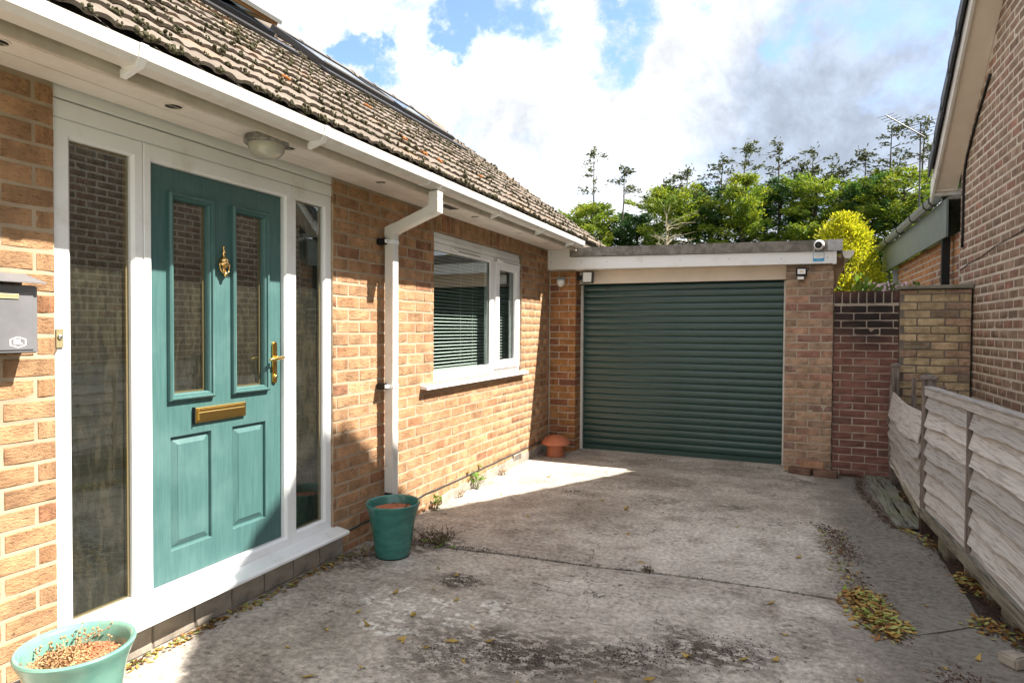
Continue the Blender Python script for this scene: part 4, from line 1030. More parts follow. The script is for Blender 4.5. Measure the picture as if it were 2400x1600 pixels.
for (a, b_) in ((APY, 7.84), (EYN, APY)):
    slope_box(MB(), VX+.026, NX-.001, a, b_, .0, .012).build('soffit', M_PAINT_CREAM, nb_)
    slope_box(MB(), VX, VX+.024, a, b_ if b_ < 7 else 7.93, -.026, .135).build('bargeboard', M_UPVC_D, nb_, bevel=.002)
    slope_box(MB(), VX+.01, NX+6, a, b_ if b_ < 7 else 7.95, .136, .16).build('roof', M_SLATE, nb_)
bx = MB(); bx.box(VX+.025, NX+.0, 7.842, 7.865, 2.905, vz(7.842)+.02); bx.build('eaves_box', M_PAINT_CREAM, nb_)
bx = MB(); bx.box(VX+.025, NX+.2, 7.866, 7.93, 2.865, 2.93); bx.build('eaves_box', M_UPVC_D, nb_)
for sgn, n in ((1, 14), (-1, 14)):
    for k in range(n):
        d0 = .05+k*.27
        def yy(d): return APY+sgn*d
        if d0+.30 > 3.56: break
        m = MB()
        for (xa, xb, dd) in ((VX-.045, VX+.30, 0),):
            ya, yb = yy(d0), yy(d0+.31); c = math.cos(NP)
            l0, l1 = .160/c, .19/c
            m.hexa([(xa, ya, vz(ya)+l0-.03), (xb, ya, vz(ya)+l0-.03), (xb, yb, vz(yb)+l1-.05), (xa, yb, vz(yb)+l1-.05), (xa, ya, vz(ya)+l0+.012), (xb, ya, vz(ya)+l0+.012), (xb, yb, vz(yb)+l1+.022), (xa, yb, vz(yb)+l1+.022)])
            m.hexa([(xa, ya, vz(ya)+l0-.11), (xa+.022, ya, vz(ya)+l0-.11), (xa+.022, yb, vz(yb)+l1-.13), (xa, yb, vz(yb)+l1-.13), (xa, ya, vz(ya)+l0-.031), (xa+.022, ya, vz(ya)+l0-.031), (xa+.022, yb, vz(yb)+l1-.051), (xa, yb, vz(yb)+l1-.051)])
        m.build('verge_tile', M_SLATE, nb_)
slope_box(slope_box(MB(), VX+.30, NX+6, APY, 7.98, .165, .20), VX+.30, NX+6, EYN, APY, .165, .20).build('roof', M_SLATE, nb_)
MB().prism([(7.985, 2.94), (8.09, 2.94), (8.10, 3.02), (7.985, 3.02)], 'x', VX+.30, NX+5).build('eaves_gutter', M_BLACK, nb_)
MB().box(4.118, 4.19, 7.945, 8.01, .1, 2.90).build('downpipe', M_BLACK, nb_, bevel=.004)
ca = MB(); ca.tube([(NX-.012, 6.72, 3.68), (NX-.012, 6.80, 3.63), (NX-.014, 7.10, 3.42), (NX-.014, 7.42, 3.16), (NX-.014, 7.52, 3.02), (NX-.014, 7.54, 2.86), (NX-.014, 7.545, 2.4), (NX-.014, 7.55, 2.28)], .011, 8); ca.build('waste_pipe', M_BLACK, nb_, smooth=True)
ca = MB(); ca.tube([(NX-.006, 7.66, 2.06), (NX-.006, 7.3, 2.10), (NX-.006, 6.9, 2.12), (NX-.006, 6.5, 2.165), (NX-.006, 6.0, 2.19), (NX-.006, 5.2, 2.24)], .0035, 6); ca.build('cable', M_BLACK, nb_)

ext = thing('neighbour_extension', 'single storey orange brick extension with grey green fascia board behind the walls', 'building', (5.2, 9.8, 0))
em = MB().box(NX+.0013, NX+2.5, 7.70, 11.50, -.06, 2.46).build('wall', M_MORTAR_L, ext)
bricks_on(em, M_BRICK_E, course_items(7.72, 11.50, .9, 2.46, .0785, .1135, NX, u_ref=.02, joint=.0125), '-x', .066, rough=.0004, jit=.0003)
MB().box(4.11, 4.13, 7.75, 12.35, 2.42, 2.815).build('fascia', M_GREYFASCIA, ext, bevel=.002)
MB().box(4.131, NX+2.5, 7.75, 12.30, 2.80, 2.83).build('flat_roof', M_KERB, ext)
MB().prism([(4.005, 2.875), (4.01, 2.83), (4.035, 2.80), (4.075, 2.80), (4.10, 2.83), (4.105, 2.875)], 'y', 7.98, 12.40).build('gutter', M_GREYGUTTER, ext)
for y_ in (8.05, 8.35, 9.2, 10.2, 11.3):
    MB().prism([(3.999, 2.882), (4.004, 2.826), (4.031, 2.793), (4.079, 2.793), (4.106, 2.826), (4.109, 2.882)], 'y', y_-.02, y_+.02).build('gutter_bracket', M_BLACK, ext)
wf = MB(); wf.box(4.16, 4.22, 11.52, 11.57, .9, 2.42); wf.box(4.16, 4.22, 12.25, 12.30, .9, 2.42); wf.box(4.16, 4.22, 11.57, 12.25, .9, .96); wf.build('window_frame', M_PLASTICGREY, ext)
MB().box(4.18, 4.186, 11.57, 12.25, .96, 2.42).build('pane', M_GLASS, ext)

# television aerial
ae = thing('television_aerial', 'thin metal television aerial on a mast above the extension roof', 'aerial', (4.34, 10.6, 2.83))
MB().tube([(4.34, 10.6, 2.82), (4.34, 10.6, 4.42)], .010, 8).build('mast', M_DARKMETAL, ae)
A = np.array([4.38, 10.58, 4.20]); Bv = np.array([-.50, -.20, .30])
MB().tube([A, A+Bv], .009, 6).build('boom', M_DARKMETAL, ae)
for k in range(12):
    p = A+Bv*(k/11.0); h = .115+.03*(k < 3); d = np.array([.82, .30, .26]); d /= np.linalg.norm(d)
    MB().tube([p-d*h, p+d*h], .0042, 5).build('element', M_DARKMETAL, ae)
for k in range(4):
    p = np.array([4.36, 10.60, 4.40-k*.10-(.24 if k > 1 else 0)]); d = np.array([.90, .2, .25]); d /= np.linalg.norm(d)
    MB().tube([p-d*(.20+.10*(k > 1)), p+d*.28], .0045, 5).build('element', M_DARKMETAL, ae)

# ================================================================ FENCE
PA = np.array([3.548, 5.30]); PN = np.array([3.640, 3.42]); PF = np.array([3.585, 7.065])
def fpost(xy, h, label, w=.075, capw=.098, base=0.0):
    t_ = thing('fence_post', label, 'post', (xy[0], xy[1], 0))
    x_, y_ = xy; hw = w/2
    MB().box(x_-hw, x_+hw, y_-hw, y_+hw, -.03, h).build('shaft', M_FENCE_D, t_, bevel=.003)
    if capw:
        c = capw/2; m = MB(); m.box(x_-c, x_+c, y_-c, y_+c, h+.0005, h+.014)
        m.add([(x_-c, y_-c, h+.0142), (x_+c, y_-c, h+.0142), (x_+c, y_+c, h+.0142), (x_-c, y_+c, h+.0142), (x_-c*.5, y_-c*.5, h+.034), (x_+c*.5, y_-c*.5, h+.034), (x_+c*.5, y_+c*.5, h+.034), (x_-c*.5, y_+c*.5, h+.034)], [(0, 1, 5, 4), (1, 2, 6, 5), (2, 3, 7, 6), (3, 0, 4, 7), (4, 5, 6, 7), (3, 2, 1, 0)])
        m.build('post_cap', M_FENCE_D, t_)
    return t_
fpost(PA, 1.105, 'capped timber fence post between the sagging panel and the straight panel')
fpost(PF, 1.105, 'capped timber fence post standing against the dark brick wall', w=.068, capw=.085)
fpost(PN+np.array([.0, -.03]), 1.05, 'dark timber fence post at the open end of the straight panel', capw=.09)
MB_ = MB().box(PA[0]-.040, PA[0]+.040, PA[1]-.040, PA[1]+.040, -.028, .135); 
po = MB_.build('post_shoe', M_BROWNWOOD); tag(po, 'dark brown metal shoe at the foot of the capped middle post', 'post shoe')
def waney(p0, p1, zb0, zb1, h, x_off, seed, tilt=.038, wav=.0085, sag=0.0, th=.009):
    """one overlapping wavy-edged board between ground points p0,p1"""
    r = np.random.default_rng(seed); n = 42; t = np.linspace(0, 1, n)
    lo = zb0+(zb1-zb0)*t + wav*(.7*np.sin(t*r.uniform(5, 12)+r.uniform(0, 6))+.5*np.sin(t*r.uniform(17, 30)+r.uniform(0, 6))) + np.clip(r.normal(0, .0022, n), -.004, .004) - sag*np.sin(t*math.pi)
    hi = zb0+(zb1-zb0)*t+h + .002*np.sin(t*9+seed) - sag*np.sin(t*math.pi)
    bow = .006*np.sin(t*r.uniform(3, 7)+r.uniform(0, 6)) + .004*np.sin(t*r.uniform(14, 22))
    d = (p1-p0)/np.linalg.norm(p1-p0); nx = np.array([-d[1], d[0]])
    if nx[0] > 0: nx = -nx
    m = MB(); base = []
    for i in range(n):
        q = p0+(p1-p0)*t[i]
        a = q+nx*(x_off+tilt+bow[i]*.6); b = q+nx*(x_off); mid = q+nx*(x_off+tilt*.5+bow[i]*.45)
        m.v += [(a[0], a[1], lo[i]), (mid[0], mid[1], (lo[i]+hi[i])/2), (b[0], b[1], hi[i]), (b[0]-nx[0]*th, b[1]-nx[1]*th, hi[i]), (a[0]-nx[0]*th, a[1]-nx[1]*th, lo[i])]
    for i in range(n-1):
        for k in range(5):
            k2 = (k+1) % 5; m.f.append((5*i+k, 5*i+k2, 5*i+5+k2, 5*i+5+k))
    m.f.append((0, 1, 2, 3, 4)); m.f.append(tuple(5*(n-1)+k for k in range(5))[::-1])
    return m
def lerp(a, b, t): return a+(b-a)*t
# straight panel
dN = (PN-PA)/np.linalg.norm(PN-PA)
p0, p1 = PA+dN*.055, PN-dN*.01
fp = thing('timber_fence', 'straight silvered waney lap fence panel of overlapping wavy boards', 'fence', (float((p0+p1)[0]/2), float((p0+p1)[1]/2), 0))
zs = np.linspace(.150, .900, 8)
for i, z_ in enumerate(zs): waney(p0+dN*.02, p1, z_+random.gauss(0, .006), z_+random.gauss(0, .006), .155, .004, 60+i).build('board', M_FENCE, fp, auto=50)
def rail(q0, q1, z0a, z1a, z0b, z1b, x0, x1):
    d = (q1-q0)/np.linalg.norm(q1-q0); nx = np.array([-d[1], d[0]]); nx = nx if nx[0] < 0 else -nx
    P = [q0+nx*x1, q0+nx*x0, q1+nx*x0, q1+nx*x1]
    return MB().hexa([(P[0][0], P[0][1], z0a), (P[1][0], P[1][1], z0a), (P[2][0], P[2][1], z0b), (P[3][0], P[3][1], z0b), (P[0][0], P[0][1], z1a), (P[1][0], P[1][1], z1a), (P[2][0], P[2][1], z1b), (P[3][0], P[3][1], z1b)])
rail(p0, p1, .995, 1.050, 1.000, 1.052, .018, .040).build('top_rail', M_FENCE, fp, bevel=.003)
rail(p0+dN*.01, p1, 1.0505, 1.062, 1.0525, 1.064, -.012, .046).build('capping', M_FENCE, fp, bevel=.002)
rail(p0-dN*.02, p1, .130, .205, .115, .195, .022, .052).build('bottom_rail', M_FENCE_RAIL, fp, bevel=.004)
for t_, w, zl in ((.0, .030, .17), (.52, .034, .105), (1.0-.02, .03, .12)):
    q = lerp(p0, p1, t_)
    rail(q, q+dN*w, zl, .9945, zl, .9945, .024, .046).build('batten', M_FENCE_D, fp, bevel=.002)
# sagging panel
dF = (PA-PF)/np.linalg.norm(PA-PF); p0, p1 = PF+dF*.05, PA-dF*.045
fp2 = thing('timber_fence', 'broken sagging fence panel with warped boards and a torn top edge', 'fence', (float((p0+p1)[0]/2), float((p0+p1)[1]/2), 0))
zz = [(.195, .150), (.28, .24), (.365, .335), (.455, .43), (.545, .53), (.64, .635)]
for i, (a, b_) in enumerate(zz): waney(p0, p1, a, b_, .15 if i < 5 else .225, .006+.012*i*(i > 2)*.3, 90+i, tilt=.040, sag=.006+.004*i, wav=.012).build('board', M_FENCE, fp2, auto=50)
rail(p0-dF*.02, p1, .185, .235, .09, .165, .018, .045).build('bottom_rail', M_FENCE_RAIL, fp2, bevel=.003)
rail(p0, p0+dF*.035, .2, .93, .2, .93, .030, .052).build('batten', M_FENCE_D, fp2)
tl = MB(); q = p0+dF*.08
tl.hexa([(p0[0]-.07, p0[1]-.02, .55), (p0[0]-.045, p0[1]-.02, .55), (p0[0]-.045, p0[1]+.01, .55), (p0[0]-.07, p0[1]+.01, .55), (p0[0]-.025, p0[1]-.03, 1.0), (p0[0]-.0, p0[1]-.03, 1.0), (p0[0]-.0, p0[1], 1.0), (p0[0]-.025, p0[1], 1.0)]); tl.build('split_batten', M_FENCE_D, fp2)
rem = thing('broken_fence_remnant', 'upright battens left from a broken fence in front of the buff brick wall', 'fence', (3.82, 6.6, 0))
for (x_, y_, h, w) in ((3.70, 6.80, 1.02, .035), (3.80, 6.62, 1.03, .022), (3.86, 6.45, .97, .04)):
    MB().box(x_-w/2, x_+w/2, y_-.012, y_+.012, -.065, h).build('batten', M_FENCE_D, rem)
MB().box(3.66, 3.90, 6.60, 6.615, .3, .36).build('cross_rail', M_FENCE_D, rem)

# ---- blocks, boards and bricks on the ground
def rough_block(name, c, size, rz, mat, label, cat, seed, group=None):
    r = np.random.default_rng(seed); m = MB(); a, b_, h = size[0]/2, size[1]/2, size[2]
    m.box(-a, a, -b_, b_, 0, h); ca_, sa_ = math.cos(rz), math.sin(rz)
    m.v = [(c[0]+(x_+r.normal(0, .006))*ca_-(y_+r.normal(0, .006))*sa_, c[1]+(x_)*sa_+(y_)*ca_, c[2]+z_+(r.normal(0, .008) if z_ > 0 else 0)) for x_, y_, z_ in m.v]
    return tag(m.build(name, mat, bevel=.008), label, cat, group)
rough_block('concrete_block', (3.625, 4.86, -.028), (.13, .17, .155), .1, M_BLOCK, 'mossy concrete block propping the straight panel beside the middle post', 'block', 1)
rough_block('concrete_block', (3.655, 4.47, -.028), (.09, .10, .125), .25, M_BLOCK, 'small upright concrete chunk under the straight panel batten', 'block', 2)
rough_block('concrete_block', (3.675, 4.17, -.028), (.10, .15, .13), -.1, M_BLOCK, 'concrete chunk under the straight panel behind the brown leaves', 'block', 3)
rough_block('concrete_block', (3.69, 3.86, -.028), (.10, .17, .13), .1, M_BLOCK, 'long concrete chunk under the straight panel near its open end', 'block', 4)
rough_block('concrete_block', (3.53, 3.36, -.0), (.075, .09, .05), .6, M_PLINTH, 'pale stone lying at the foot of the open end post', 'stone', 5)
rough_block('concrete_block', (3.64, 5.72, -.028), (.10, .14, .16), .2, M_BLOCK, 'concrete chunk under the sagging fence panel', 'block', 6)
rough_block('concrete_block', (3.66, 6.35, -.028), (.10, .20, .16), .0, M_BLOCK, 'long concrete chunk under the sagging panel towards the brick wall', 'block', 7)
bd = MB(); r = np.random.default_rng(12); n = 22
for (off0, off1, zt) in ((-.095, -.004, .020), (.004, .095, .024)):
    L_, R_ = [], []
    for i in range(n):
        t_ = i/(n-1); cx = lerp(3.435, 3.455, t_); cy = lerp(7.10, 5.36, t_)
        L_.append((cx+off0+r.normal(0, .006), cy)); R_.append((cx+off1+r.normal(0, .005 if off1 < 0 else .010), cy))
    base = len(bd.v)
    for i in range(n): 
        z_ = zt+.006*math.sin(i*.6+off0*40)
        bd.v += [(L_[i][0], L_[i][1], z_), (R_[i][0], R_[i][1], z_), (R_[i][0], R_[i][1], z_-.016), (L_[i][0], L_[i][1], z_-.016)]
    for i in range(n-1):
        for k in range(4): k2 = (k+1) % 4; bd.f.append((base+4*i+k, base+4*i+k2, base+4*i+4+k2, base+4*i+4+k))
    bd.f.append((base, base+1, base+2, base+3)); bd.f.append(tuple(base+4*(n-1)+k for k in range(4)))
tag(bd.build('fallen_board', M_BOARDG), 'green stained rotten board lying on the ground along the fence', 'board')
M_LOOSE = brick_mat('loose_brick', [(0, (.13, .085, .065)), (1, (.20, .12, .085))], bump=.6)
M_LOOSE2 = brick_mat('loose_top_brick', [(0, (.36, .21, .135)), (1, (.38, .22, .14))], bump=.6)
def loose_brick(c, rz, mat, label, holes=False, size=(.215, .1025, .065)):
    m = MB(); a, b_, h = size[0]/2, size[1]/2, size[2]; ca_, sa_ = math.cos(rz), math.sin(rz)
    t_ = thing('loose_brick', label, 'brick', (c[0], c[1], c[2]), 'loose bricks by the pier')
    m.box(-a, a, -b_, b_, 0, h)
    m.v = [(c[0]+x_*ca_-y_*sa_, c[1]+x_*sa_+y_*ca_, c[2]+z_) for x_, y_, z_ in m.v]; m.build('body', mat, t_, bevel=.006)
    if holes:
        for k in range(5):
            x_ = -a+.03+k*.039; cc = (c[0]+x_*ca_+.02*sa_, c[1]+x_*sa_-.02*ca_, c[2]+h+.0004)
            MB().lathe([(.009, 0), (.009, .0006), (0, .0006)], c=cc, seg=12).build('core_hole', M_BLACK, t_)
    return t_
loose_brick((2.765, 6.99, .0), -.34, M_LOOSE, 'dark loose brick on the concrete at the pier foot beside the roller door')
loose_brick((2.99, 6.955, .0), -.16, M_LOOSE, 'loose brick on the concrete at the outer corner of the pier')
loose_brick((2.868, 7.025, .067), -.08, M_LOOSE2, 'cored loose brick resting on the two lower bricks against the pier', True)

# ================================================================ POTS AND SMALL FITTINGS
pot = thing('plant_pot', 'dark teal glazed plant pot standing below the white downpipe', 'plant pot', (.315, 3.385, 0))
pc = (.315, 3.385, .003)
MB().lathe([(.104, .0), (.108, .004), (.116, .04), (.126, .12), (.137, .20), (.150, .26), (.166, .310), (.1735, .330), (.1745, .337), (.170, .342), (.162, .340), (.155, .332), (.146, .300), (.138, .272)], c=pc, seg=56).build('body', M_GLAZE, pot, auto=45)
MB().lathe([(.1385, .290), (.134, .255), (.128, .232)], c=pc, seg=48).build('terracotta_liner', M_TERRA, pot)
MB().lathe([(.130, .236), (.06, .241), (0, .243)], c=pc, seg=40).build('soil', M_SOIL, pot)
MB().lathe([(.1075, -.002), (.110, .003), (.1065, .005)], c=pc, seg=48).build('foot_ring', M_BLACK, pot)
def twigs(parent, name, mat, c, n, spread, h, seed, rad=.0016, lean=.5, blob=0):
    r = np.random.default_rng(seed); m = MB(); cc, rr = [], []
    for _ in range(n):
        b = np.array([c[0]+r.normal(0, spread), c[1]+r.normal(0, spread), c[2]]); d = np.array([r.normal(0, lean), r.normal(0, lean), 1.0]); L = h*r.uniform(.4, 1.1)
        p = [b, b+d*L*.5, b+d*L+np.array([r.normal(0, .01), r.normal(0, .01), -.1*L])]; m.tube(p, [rad, rad*.8, rad*.5], 4)
        for _ in range(blob): cc.append(p[1]+(p[2]-p[1])*r.uniform(0, 1.1)+r.normal(0, .006, 3)); rr.append((r.uniform(.0022, .0052), r.uniform(.0022, .0052), r.uniform(.0022, .006)))
    o = m.build(name, mat, parent)
    if cc: v, f = blobs_mesh(cc, rr, seed); np_build('seed_heads', v, f, mat, parent, kind='stuff')
    return o
twigs(pot, 'dead_stem', M_DARKPLANT, (.345, 3.46, .24), 9, .012, .10, 1, blob=4)
twigs(pot, 'dead_stem', M_DARKPLANT, (.235, 3.33, .24), 8, .02, .055, 2, blob=3)
twigs(pot, 'straw', M_STRAW, (.33, 3.40, .243), 10, .02, .06, 3, lean=1.2)

pot2 = thing('plant_pot', 'pale teal glazed plant pot full of dry brown plants below the letter box', 'plant pot', (.485, 1.315, 0))
pc = (.485, 1.315, .003); PR = .83
def RS(p): return [(a*PR, h) for a, h in p]
MB().lathe(RS([(.118, .0), (.122, .004), (.132, .06), (.145, .16), (.158, .26), (.174, .34), (.194, .385), (.203, .400), (.205, .408), (.200, .414), (.188, .412), (.179, .402), (.168, .370), (.160, .33)]), c=pc, seg=64).build('body', M_GLAZE_L, pot2, auto=45)
MB().lathe(RS([(.163, .352), (.158, .325), (.15, .30)]), c=pc, seg=48).build('terracotta_liner', M_TERRA, pot2)
MB().lathe(RS([(.155, .322), (.08, .333), (0, .336)]), c=pc, seg=40).build('soil', pmat('dry_soil', (.36, .215, .115), 1.0, col2=(.24, .135, .07), vscale=60, bump=1, bscale=150, dist=.01), pot2)
r = np.random.default_rng(4); cc, rr = [], []
n = 5200; a = r.uniform(0, 2*math.pi, n); q = .15*np.sqrt(r.uniform(0, 1, n))*PR; x_, y_ = q*np.cos(a), q*np.sin(a)
C = np.c_[pc[0]+x_, pc[1]+y_, .338+np.abs(r.normal(0, .009, n))+.034*np.exp(-((x_+.05)**2+(y_+.03)**2)/.004)+.02*np.exp(-((x_-.03)**2+(y_+.07)**2)/.002)]
v, f = tri_leaves(C, r.normal(0, 1, (n, 3))*np.array([1, 1, .5]), .014, .0055, 8); np_build('dry_plant_litter', v, f, M_DRYPLANT, pot2, kind='stuff')
twigs(pot2, 'dead_stem', M_DRYPLANT, (.43, 1.35, .345), 14, .028, .085, 6, blob=5)
twigs(pot2, 'dead_stem', M_DRYPLANT, (.46, 1.22, .345), 12, .025, .075, 7, blob=5)
twigs(pot2, 'dead_stem', M_DRYPLANT, (.54, 1.40, .345), 6, .015, .05, 9, blob=3)
em_ = MB(); pts = []
for i in range(20): a = 2*math.pi*i/20; pts.append((.040*math.cos(a), .045*math.sin(a)))
dv = np.array([CAM[0]-.485, CAM[1]-1.315]); dv /= np.linalg.norm(dv); dv = np.array([dv[0]*math.cos(.12)-dv[1]*math.sin(.12), dv[0]*math.sin(.12)+dv[1]*math.cos(.12)]); tv = np.array([-dv[1], dv[0]])
for k, ins in ((0, 0), (1, 1)):
    pass
zc = .27; vv = []
for (a, b_) in pts:
    rr_ = PR*(.158+.10*(zc+b_-.26)*1.6); vv.append((pc[0]+dv[0]*(rr_*math.cos(a/.133)+.002)+tv[0]*rr_*math.sin(a/.133), pc[1]+dv[1]*(rr_*math.cos(a/.133)+.002)+tv[1]*rr_*math.sin(a/.133), zc+b_))
em_.add(vv+[(pc[0]+dv[0]*.163*PR, pc[1]+dv[1]*.163*PR, zc)], [(i, (i+1) % 20, 20) for i in range(20)]); em_.build('bare_clay_medallion', M_DRYPLANT, pot2)

# letter box on the wall
lbx = thing('wall_letter_box', 'dark grey steel letter box with sloped lid and name slot on the brick wall', 'letter box', (.006, 1.25, 1.35))
M_LB = pmat('grey_powder_coat', (.13, .13, .14), .55, col2=(.16, .16, .17), vscale=7)
MB().box(.004, .098, 1.060, 1.430, 1.352, 1.595).build('body', M_LB, lbx, bevel=.004)
MB().rects(1.072, 1.414, 1.364, 1.572, [(0, .0985), (0, .101), (.002, .102)]).build('front_panel', M_LB, lbx)
ld = MB(); ld.hexa([(.003, 1.050, 1.640), (.135, 1.050, 1.602), (.135, 1.440, 1.602), (.003, 1.440, 1.640), (.003, 1.050, 1.6425), (.135, 1.050, 1.6055), (.135, 1.440, 1.6055), (.003, 1.440, 1.6425)]); ld.build('lid', M_LB, lbx)
np_ = MB().rects(1.295, 1.365, 1.545, 1.562, [(0, .1022), (0, .105), (.0015, .106), (.0025, .1052)]); np_.build('name_slot', pmat('aged_gold', (.50, .43, .25), .4, metal=.5), lbx)
hx = []
for sc_ in (1.0, .86):
    hx.append([(1.362+sc_*a*.026, 1.392+sc_*b_*.020) for a, b_ in ((-1, .55), (0, 1), (1, .55), (1, -.55), (0, -1), (-1, -.55))])
hm = MB(); hm.add([(.1026, a, b_) for a, b_ in hx[0]]+[(.1026, a, b_) for a, b_ in hx[1]], [(i, (i+1) % 6, 6+(i+1) % 6, 6+i) for i in range(6)]); hm.build('emblem_outline', M_WHITEPRINT, lbx)
TX = Matrix(((0, 0, 1, .1027), (1, 0, 0, 1.362), (0, 1, 0, 1.392), (0, 0, 0, 1)))
text_mesh('emblem_letters', 'SIL', .0235, M_WHITEPRINT, lbx, TX, .0002, .0009)
db = thing('door_bell', 'small brass bell push on the brick edge beside the white frame', 'door bell', (.004, 1.56, 1.40))
MB().box(-.0149, -.008, 1.556, 1.584, 1.365, 1.438).build('plate', pmat('aged_brass', (.42, .36, .20), .5, metal=.6), db, bevel=.001)
MB().lathe([(.010, 0), (.010, .004), (.006, .008), (0, .009)], c=(-.008, 1.570, 1.408), axis='x', seg=18).build('button', M_STEEL, db, smooth=True)
MB().tube([(-.010, 1.560, 1.364), (.003, 1.552, 1.355), (.003, 1.545, 1.345)], .002, 5).build('wire', M_DARKPLANT, db)

# bulkhead lamp under the soffit
bl = thing('bulkhead_lamp', 'round bulkhead lamp with ribbed glass dome fixed under the soffit', 'lamp', (.235, 2.42, 2.37))
c = (.235, 2.40, SOFZ)
MB().lathe([(.098, -.0005), (.104, -.012), (.106, -.030), (.100, -.036), (.086, -.036)], c=c, seg=44).build('base', pmat('weathered_grey_metal', (.16, .155, .145), .6, metal=.3, col2=(.34, .32, .29), vscale=20), bl, auto=40)
dm = MB(); n = 72; prof = [(.086, -.034), (.085, -.05), (.079, -.070), (.066, -.088), (.045, -.100), (.02, -.106), (.003, -.107)]
base = 0
for (r_, h) in prof:
    for k in range(n): rr_ = r_*(1+.018*(1 if k % 2 else -1)); a = 2*math.pi*k/n; dm.v.append((c[0]+rr_*math.cos(a), c[1]+rr_*math.sin(a), c[2]+h))
for i in range(len(prof)-1):
    for k in range(n): k2 = (k+1) % n; dm.f.append((i*n+k, i*n+k2, (i+1)*n+k2, (i+1)*n+k))
dm.build('glass_dome', M_LAMPGLASS, bl, smooth=True)

# garage fittings
se = thing('motion_sensor', 'white domed motion sensor on the left garage pier', 'sensor', (.17, 7.13, 2.0))
MB().box(.120, .205, 7.075, 7.139, 2.025, 2.060).build('housing', M_PLASTICGREY, se, bevel=.008)
MB().lathe([(.048, .028), (.050, .0), (.045, -.028), (.030, -.047), (.010, -.055), (0, -.056)], c=(.160, 7.095, 2.000), seg=28).build('dome', M_WHITEGLASS, se, smooth=True)
f1 = thing('floodlight', 'old grey floodlight with a glass front mounted on the cream lintel corner', 'floodlight', (.45, 7.2, 2.0))
MB().prism([(.415, 1.985), (.545, 1.985), (.552, 2.115), (.422, 2.120)], 'y', 7.10, 7.165).build('housing', M_DARKMETAL, f1, bevel=.005)
MB().prism([(.432, 1.996), (.531, 1.996), (.537, 2.104), (.436, 2.108)], 'y', 7.095, 7.0995).build('lens', M_WHITEGLASS, f1)
MB().box(.336, .43, 7.175, 7.23, 2.03, 2.08).build('arm', M_BLACK, f1, bevel=.008)
MB().box(.44, .47, 7.165, 7.274, 2.04, 2.07).build('bracket', M_BLACK, f1)
f2 = thing('floodlight', 'black framed security floodlight on the right brick pier', 'floodlight', (2.75, 7.13, 2.0))
MB().box(2.697, 2.800, 7.060, 7.095, 2.002, 2.085).build('housing', M_BLACK, f2, bevel=.003)
MB().box(2.712, 2.785, 7.056, 7.0595, 2.019, 2.070).build('lens', M_WHITEPRINT, f2)
MB().box(2.733, 2.762, 7.0545, 7.0558, 2.034, 2.056).build('light_chip', pmat('cream_chip', (.70, .62, .48), .5), f2)
MB().box(2.72, 2.775, 7.065, 7.139, 1.960, 2.0015).build('sensor_body', M_BLACK, f2, bevel=.004)
MB().box(2.712, 2.772, 7.058, 7.0645, 1.963, 1.994).build('sensor_lens', M_WHITEGLASS, f2, bevel=.003)
MB().tube([(2.79, 7.09, 2.04), (2.815, 7.125, 2.06), (2.825, 7.137, 2.09)], .004, 6).build('cable', M_BLACK, f2)
cm = thing('security_camera', 'white dome security camera with black lens on the garage roof edge', 'camera', (2.905, 7.04, 2.25))
cc = np.array([2.905, 7.015, 2.300]); av = (CAM-cc); av = np.array([-.25, -1.0, -.12]); av /= np.linalg.norm(av)
MB().lathe([(.048, 0), (.048, .02), (.044, .026)], c=(2.905, 7.043-.026+.0, 2.305), axis='y', seg=28).build('mount', M_WHITEPRINT, cm, auto=40)
m = MB(); m.lathe([(.0, -.05), (.025, -.045), (.043, -.028), (.050, .0), (.047, .02), (.038, .034), (.034, .036)], seg=32)
q = Vector(V3(av)).to_track_quat('Z', 'Y'); m.v = [V3(np.array(q @ Vector(p))+cc) for p in m.v]; m.build('dome', M_WHITEPRINT, cm, smooth=True)
m = MB(); m.lathe([(.036, .0345), (.032, .0365), (.0, .0368)], seg=28); m.v = [V3(np.array(q @ Vector(p))+cc) for p in m.v]; m.build('lens_window', M_BLACK, cm)
m = MB(); m.lathe([(.012, .037), (.011, .041), (.0, .041)], seg=18); m.v = [V3(np.array(q @ Vector(p))+cc) for p in m.v]; m.build('lens', M_DARKMETAL, cm)
MB().tube([(2.865, 7.05, 2.275), (2.858, 7.045, 2.250), (2.862, 7.06, 2.235)], .0035, 6).build('cable', M_WHITEPRINT, cm)
sk = thing('alarm_sticker', 'square white sticker with a blue border below the security camera', 'sticker', (2.905, 7.07, 2.19))
def rrect(x0, x1, z0, z1, r_, n=5):
    P = []
    for (cx, cz, a0) in ((x1-r_, z1-r_, 0), (x0+r_, z1-r_, 90), (x0+r_, z0+r_, 180), (x1-r_, z0+r_, 270)):
        for i in range(n+1): a = RAD(a0+90*i/n); P.append((cx+r_*math.cos(a), cz+r_*math.sin(a)))
    return P
MB().prism(rrect(2.852, 2.955, 2.143, 2.238, .014), 'y', 7.0690, 7.0712).build('backing', M_BLUE, sk)
MB().prism(rrect(2.857, 2.950, 2.172, 2.233, .009), 'y', 7.0683, 7.0689).build('white_field', M_WHITEPRINT, sk)
TM = lambda x_, z_: Matrix(((1, 0, 0, x_), (0, 0, -1, 7.068), (0, 1, 0, z_), (0, 0, 0, 1)))
text_mesh('lettering', '24 HOUR', .0165, M_GREYPRINT, sk, TM(2.9035, 2.206), .0002)
text_mesh('lettering', 'SECURITY', .0075, M_GREYPRINT, sk, TM(2.9035, 2.190), .0002)
text_mesh('lettering', 'ALARM', .011, M_WHITEPRINT, sk, Matrix(((1, 0, 0, 2.9035), (0, 0, -1, 7.0687), (0, 1, 0, 2.158), (0, 0, 0, 1))), .0002)

